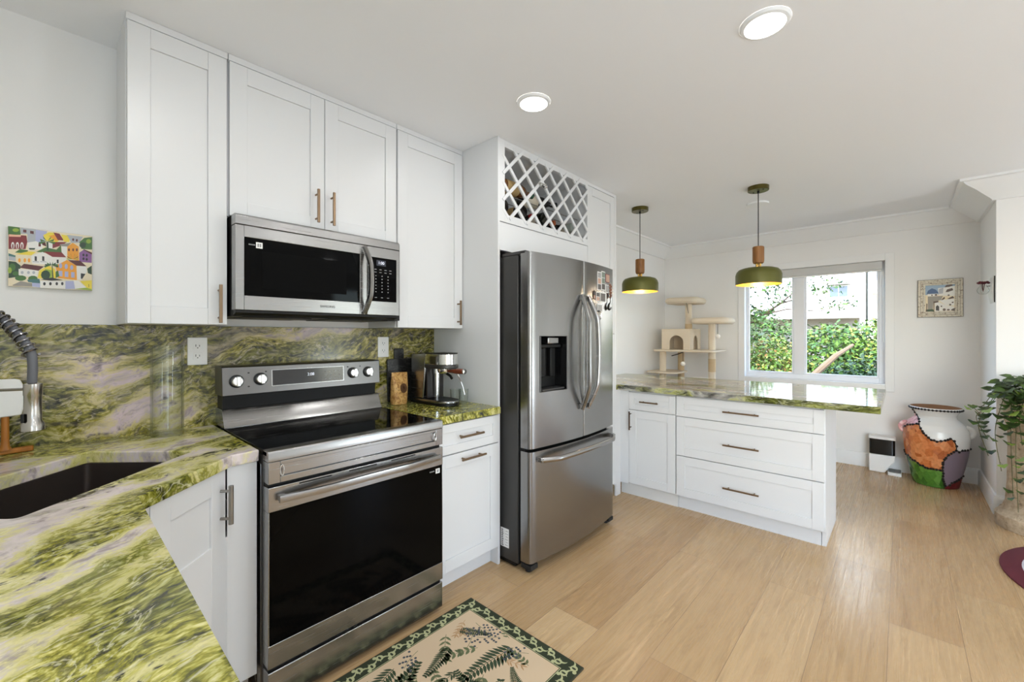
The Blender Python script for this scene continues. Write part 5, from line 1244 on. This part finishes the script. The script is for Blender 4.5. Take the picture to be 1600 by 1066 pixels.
# ------------------------------------------------------------------ outside the window
GRD=mat('garden_soil',C(92,84,62),.95)
mb=MB(); mb.box(5.25,30,-14,14,-.25,-.15); struct('ground',mb,GRD)
STU=mat('white_stucco',C(238,238,234),.7); STG=mat('beige_stucco',C(214,206,194),.7); RGL=mat('dark_window_glass',C(70,84,110),.1); RFT=mat('roof_grey',C(140,132,126),.7)
o=thing('house','white stucco house across the garden, with a small two-pane window','house',(16,1.0,0))
mb=MB(); mb.box(14,18,-1.52,7,1.80,7); mb.build('wall',STU,o)
mb=MB(); mb.box(14.7,18,-1.5,7,-.15,1.80); mb.build('undercroft',RFT,o)
mb=MB(); mb.box(13.85,14.05,-1.64,-1.53,-.15,7); mb.box(13.99,14.0,-1.47,-1.45,1.8,7); mb.build('corner_post',STU,o)
mb=MB(); mb.box(13.95,14.02,-1.29,-.87,2.35,2.68); wn2=mb.build('window',STU,o)
for a,b in ((-1.27,-1.09),(-1.07,-.89)):
    mb=MB(); mb.box(13.94,13.96,a,b,2.375,2.655); mb.build('pane',RGL,wn2)
mb=MB(); mb.box(13.80,14.0,-1.33,-.83,2.69,2.72); mb.build('lintel',RFT,o)
o=thing('house','beige house wing with dark window behind the white corner post','house',(17,-5,0))
mb=MB(); mb.box(16,20,-10,-1.7,-.15,7); mb.build('wall',STG,o)
mb=MB(); mb.box(15.94,16.0,-2.45,-1.80,2.95,3.45); mb.build('window',RGL,o)
mb=MB(); mb.box(15.80,16.0,-2.9,-1.7,2.80,2.86); mb.box(15.6,16.0,-2.9,-1.7,2.55,2.70); mb.build('ledge',STU,o)
def leaves(center,rad,n,size,seed,mats,wts,shell=.55,flatz=1):
    g=random.Random(seed); mb=MB()
    for _ in range(n):
        while True:
            v=Vector((g.uniform(-1,1),g.uniform(-1,1),g.uniform(-1,1)))
            if shell<v.length<1: break
        p=Vector(center)+Vector((v.x*rad[0],v.y*rad[1],v.z*rad[2]))
        d=Vector((g.uniform(-1,1),g.uniform(-1,1),g.uniform(-1,.6))).normalized(); nrm=(v+Vector((g.uniform(-.7,.7),g.uniform(-.7,.7),g.uniform(-.2,.9))))
        if nrm.length<.1: nrm=Vector((0,0,1))
        nrm=(nrm-d*nrm.dot(d)); 
        if nrm.length<.05: continue
        nrm.normalize(); b=d.cross(nrm); s=size*g.uniform(.6,1.4); mb.mi=g.choices(range(len(mats)),wts)[0]
        mb.face([p,p+d*s*.5+b*s*.28,p+d*s,p+d*s*.5-b*s*.28])
    return mb
def gleaf(name,c):
    c=(c[0]*.40,c[1]*.40,c[2]*.40,1)
    m=mat(name,c,.55); return m
G1=gleaf('bright_leaf',C(132,178,52)); G2=gleaf('mid_leaf',C(84,138,50)); G3=gleaf('deep_leaf',C(46,88,50)); G4=gleaf('yellow_leaf',C(190,196,70)); G5=gleaf('orange_leaf',C(214,150,70)); G6=gleaf('olive_leaf',C(110,128,58)); BARK=mat('bark',C(84,66,54),.9); LOG=mat('pale_branch',C(112,92,72),.8)
def shrub(label,c,rad,n,size,seed,mats,wts,group,extra=()):
    n=int(n*2.3); size*=.66
    o=thing('shrub',label,'shrub',(c[0],c[1],-.15),0,group)
    mb=leaves(c,rad,n,size,seed,mats,wts)
    for (cc,rr,nn,ss,sd,mm,ww) in extra:
        e=leaves(cc,rr,nn,ss,sd,mm,ww); k=len(mb.v); mb.v+=e.v; mb.f+=[tuple(i+k for i in f) for f in e.f]; mb.m+=e.m
    mb.build('foliage',mats,o,0,False,False)
    mb=MB(); g=random.Random(seed)
    for k in range(5):
        a=g.uniform(0,6.28); mb.tube([(c[0]+.06*cos(a),c[1]+.06*sin(a),-.16),(c[0]+rad[0]*.3*cos(a),c[1]+rad[1]*.3*sin(a),c[2]*.5),(c[0]+rad[0]*.6*cos(a),c[1]+rad[1]*.6*sin(a),c[2]+rad[2]*.4)],[.03,.02,.008],6)
    mb.build('stems',BARK,o)
shrub('bright green hedge shrub in the right window pane, nearest the mullion',(9.4,-1.35,.56),(.8,.75,1.03),2600,.13,1,[G1,G2,G4],(5,4,1),'garden shrubs outside')
shrub('bright green hedge shrub in the middle of the right window pane',(9.7,-2.05,.62),(.9,.75,1.04),2600,.13,2,[G1,G2,G4],(5,4,2),'garden shrubs outside')
shrub('bluish green hedge shrub at the right side of the right window pane',(9.2,-2.75,.55),(.9,.8,1.02),2600,.13,3,[G2,G3,G1],(4,4,2),'garden shrubs outside')
shrub('dark green shrub low in the right window pane',(7.9,-1.95,.20),(.55,.75,.80),2600,.09,4,[G3,G2,G3],(5,2,2),'garden shrubs outside')
shrub('yellow-green shrub with orange leaf tips in the left window pane beside the mullion',(8.4,-.55,.45),(.7,.62,.88),2600,.10,5,[G1,G4,G5],(5,4,1),'garden shrubs outside')
shrub('olive green shrub low in the left window pane',(7.7,-.15,.15),(.6,.75,.80),2600,.09,6,[G6,G2,G3],(5,3,2),'garden shrubs outside')
shrub('tall green shrub at the far right of the window beyond the hedge',(11.5,-2.75,1.2),(.6,.55,1.2),1800,.13,8,[G1,G2,G3],(4,4,2),'garden shrubs outside')
shrub('tall pale green shrub behind the tree in the left window pane',(10.3,.10,.9),(.8,.95,1.05),2400,.12,11,[G6,G2,G1],(4,4,2),'garden shrubs outside')
shrub('deep green shrub at the left edge of the left window pane',(8.9,.75,.75),(.7,.6,.95),2000,.11,12,[G3,G2,G6],(4,3,2),'garden shrubs outside')
# leaning pale branch
o=thing('fallen_branch','pale leaning branch in front of the dark shrub outside','branch',(7.15,-1.5,.3))
mb=MB(); mb.tube([(7.1,-1.10,.42),(7.15,-1.35,.70),(7.3,-1.62,1.02),(7.6,-1.80,1.18)],[.055,.05,.04,.02],8); mb.tube([(7.1,-1.10,.42),(7.05,-.95,-.16)],[.055,.06],8); mb.build('branch',LOG,o)
# tree with open branches
o=thing('tree','open-branched garden tree with green leaves in the left window pane','tree',(8.0,.45,-.15))
br=[([(8.0,.45,-.16),(8.0,.38,.6),(7.9,.30,1.2),(7.8,.25,2.0),(7.8,.1,3.0)],[.09,.08,.06,.045,.02]),
([(7.9,.30,1.15),(7.8,-.1,1.38),(7.7,-.5,1.60),(7.7,-.85,1.85),(7.7,-1.2,1.95)],[.04,.032,.024,.016,.006]),
([(7.85,.28,1.4),(7.8,.0,1.75),(7.7,-.35,2.1),(7.7,-.7,2.35)],[.03,.024,.016,.006]),
([(7.7,-.62,1.68),(7.65,-.95,1.75),(7.6,-1.4,1.70),(7.6,-1.75,1.82)],[.014,.011,.008,.004]),
([(7.7,-.85,1.85),(7.6,-1.15,2.1),(7.6,-1.45,2.2)],[.012,.009,.004]),
([(7.95,.34,.9),(7.6,.0,1.0),(7.5,-.35,1.22)],[.035,.024,.008])]
mb=MB()
for pts,rad in br: mb.tube(pts,rad,7)
mb.build('trunk',BARK,o)
mb=MB()
def addl(e):
    k=len(mb.v); mb.v+=e.v; mb.f+=[tuple(i+k for i in f) for f in e.f]; mb.m+=e.m
tm=[G2,G3,G6,G1]
for c,r_,n_,s_ in (((7.7,-.05,2.0),(.35,.35,.28),420,.085),((7.7,-.35,1.72),(.32,.40,.18),360,.08),((7.75,.15,1.55),(.35,.32,.22),420,.08),((7.7,-.2,1.35),(.35,.4,.16),320,.075),((7.7,-.62,2.2),(.3,.28,.2),130,.075),((7.65,-1.0,2.1),(.25,.3,.22),150,.06),((7.6,-1.45,2.1),(.2,.28,.2),130,.055),((7.6,-1.5,1.8),(.15,.32,.12),60,.055),((7.7,-.85,1.9),(.2,.3,.14),70,.06),((7.6,-1.75,1.82),(.1,.12,.10),40,.05),((7.8,.25,2.5),(.6,.5,.5),500,.09)):
    addl(leaves(c,r_,n_,s_,int(c[1]*100)+900,tm,(3,3,3,2),0))
mb.build('foliage',tm,o,0,False,False)
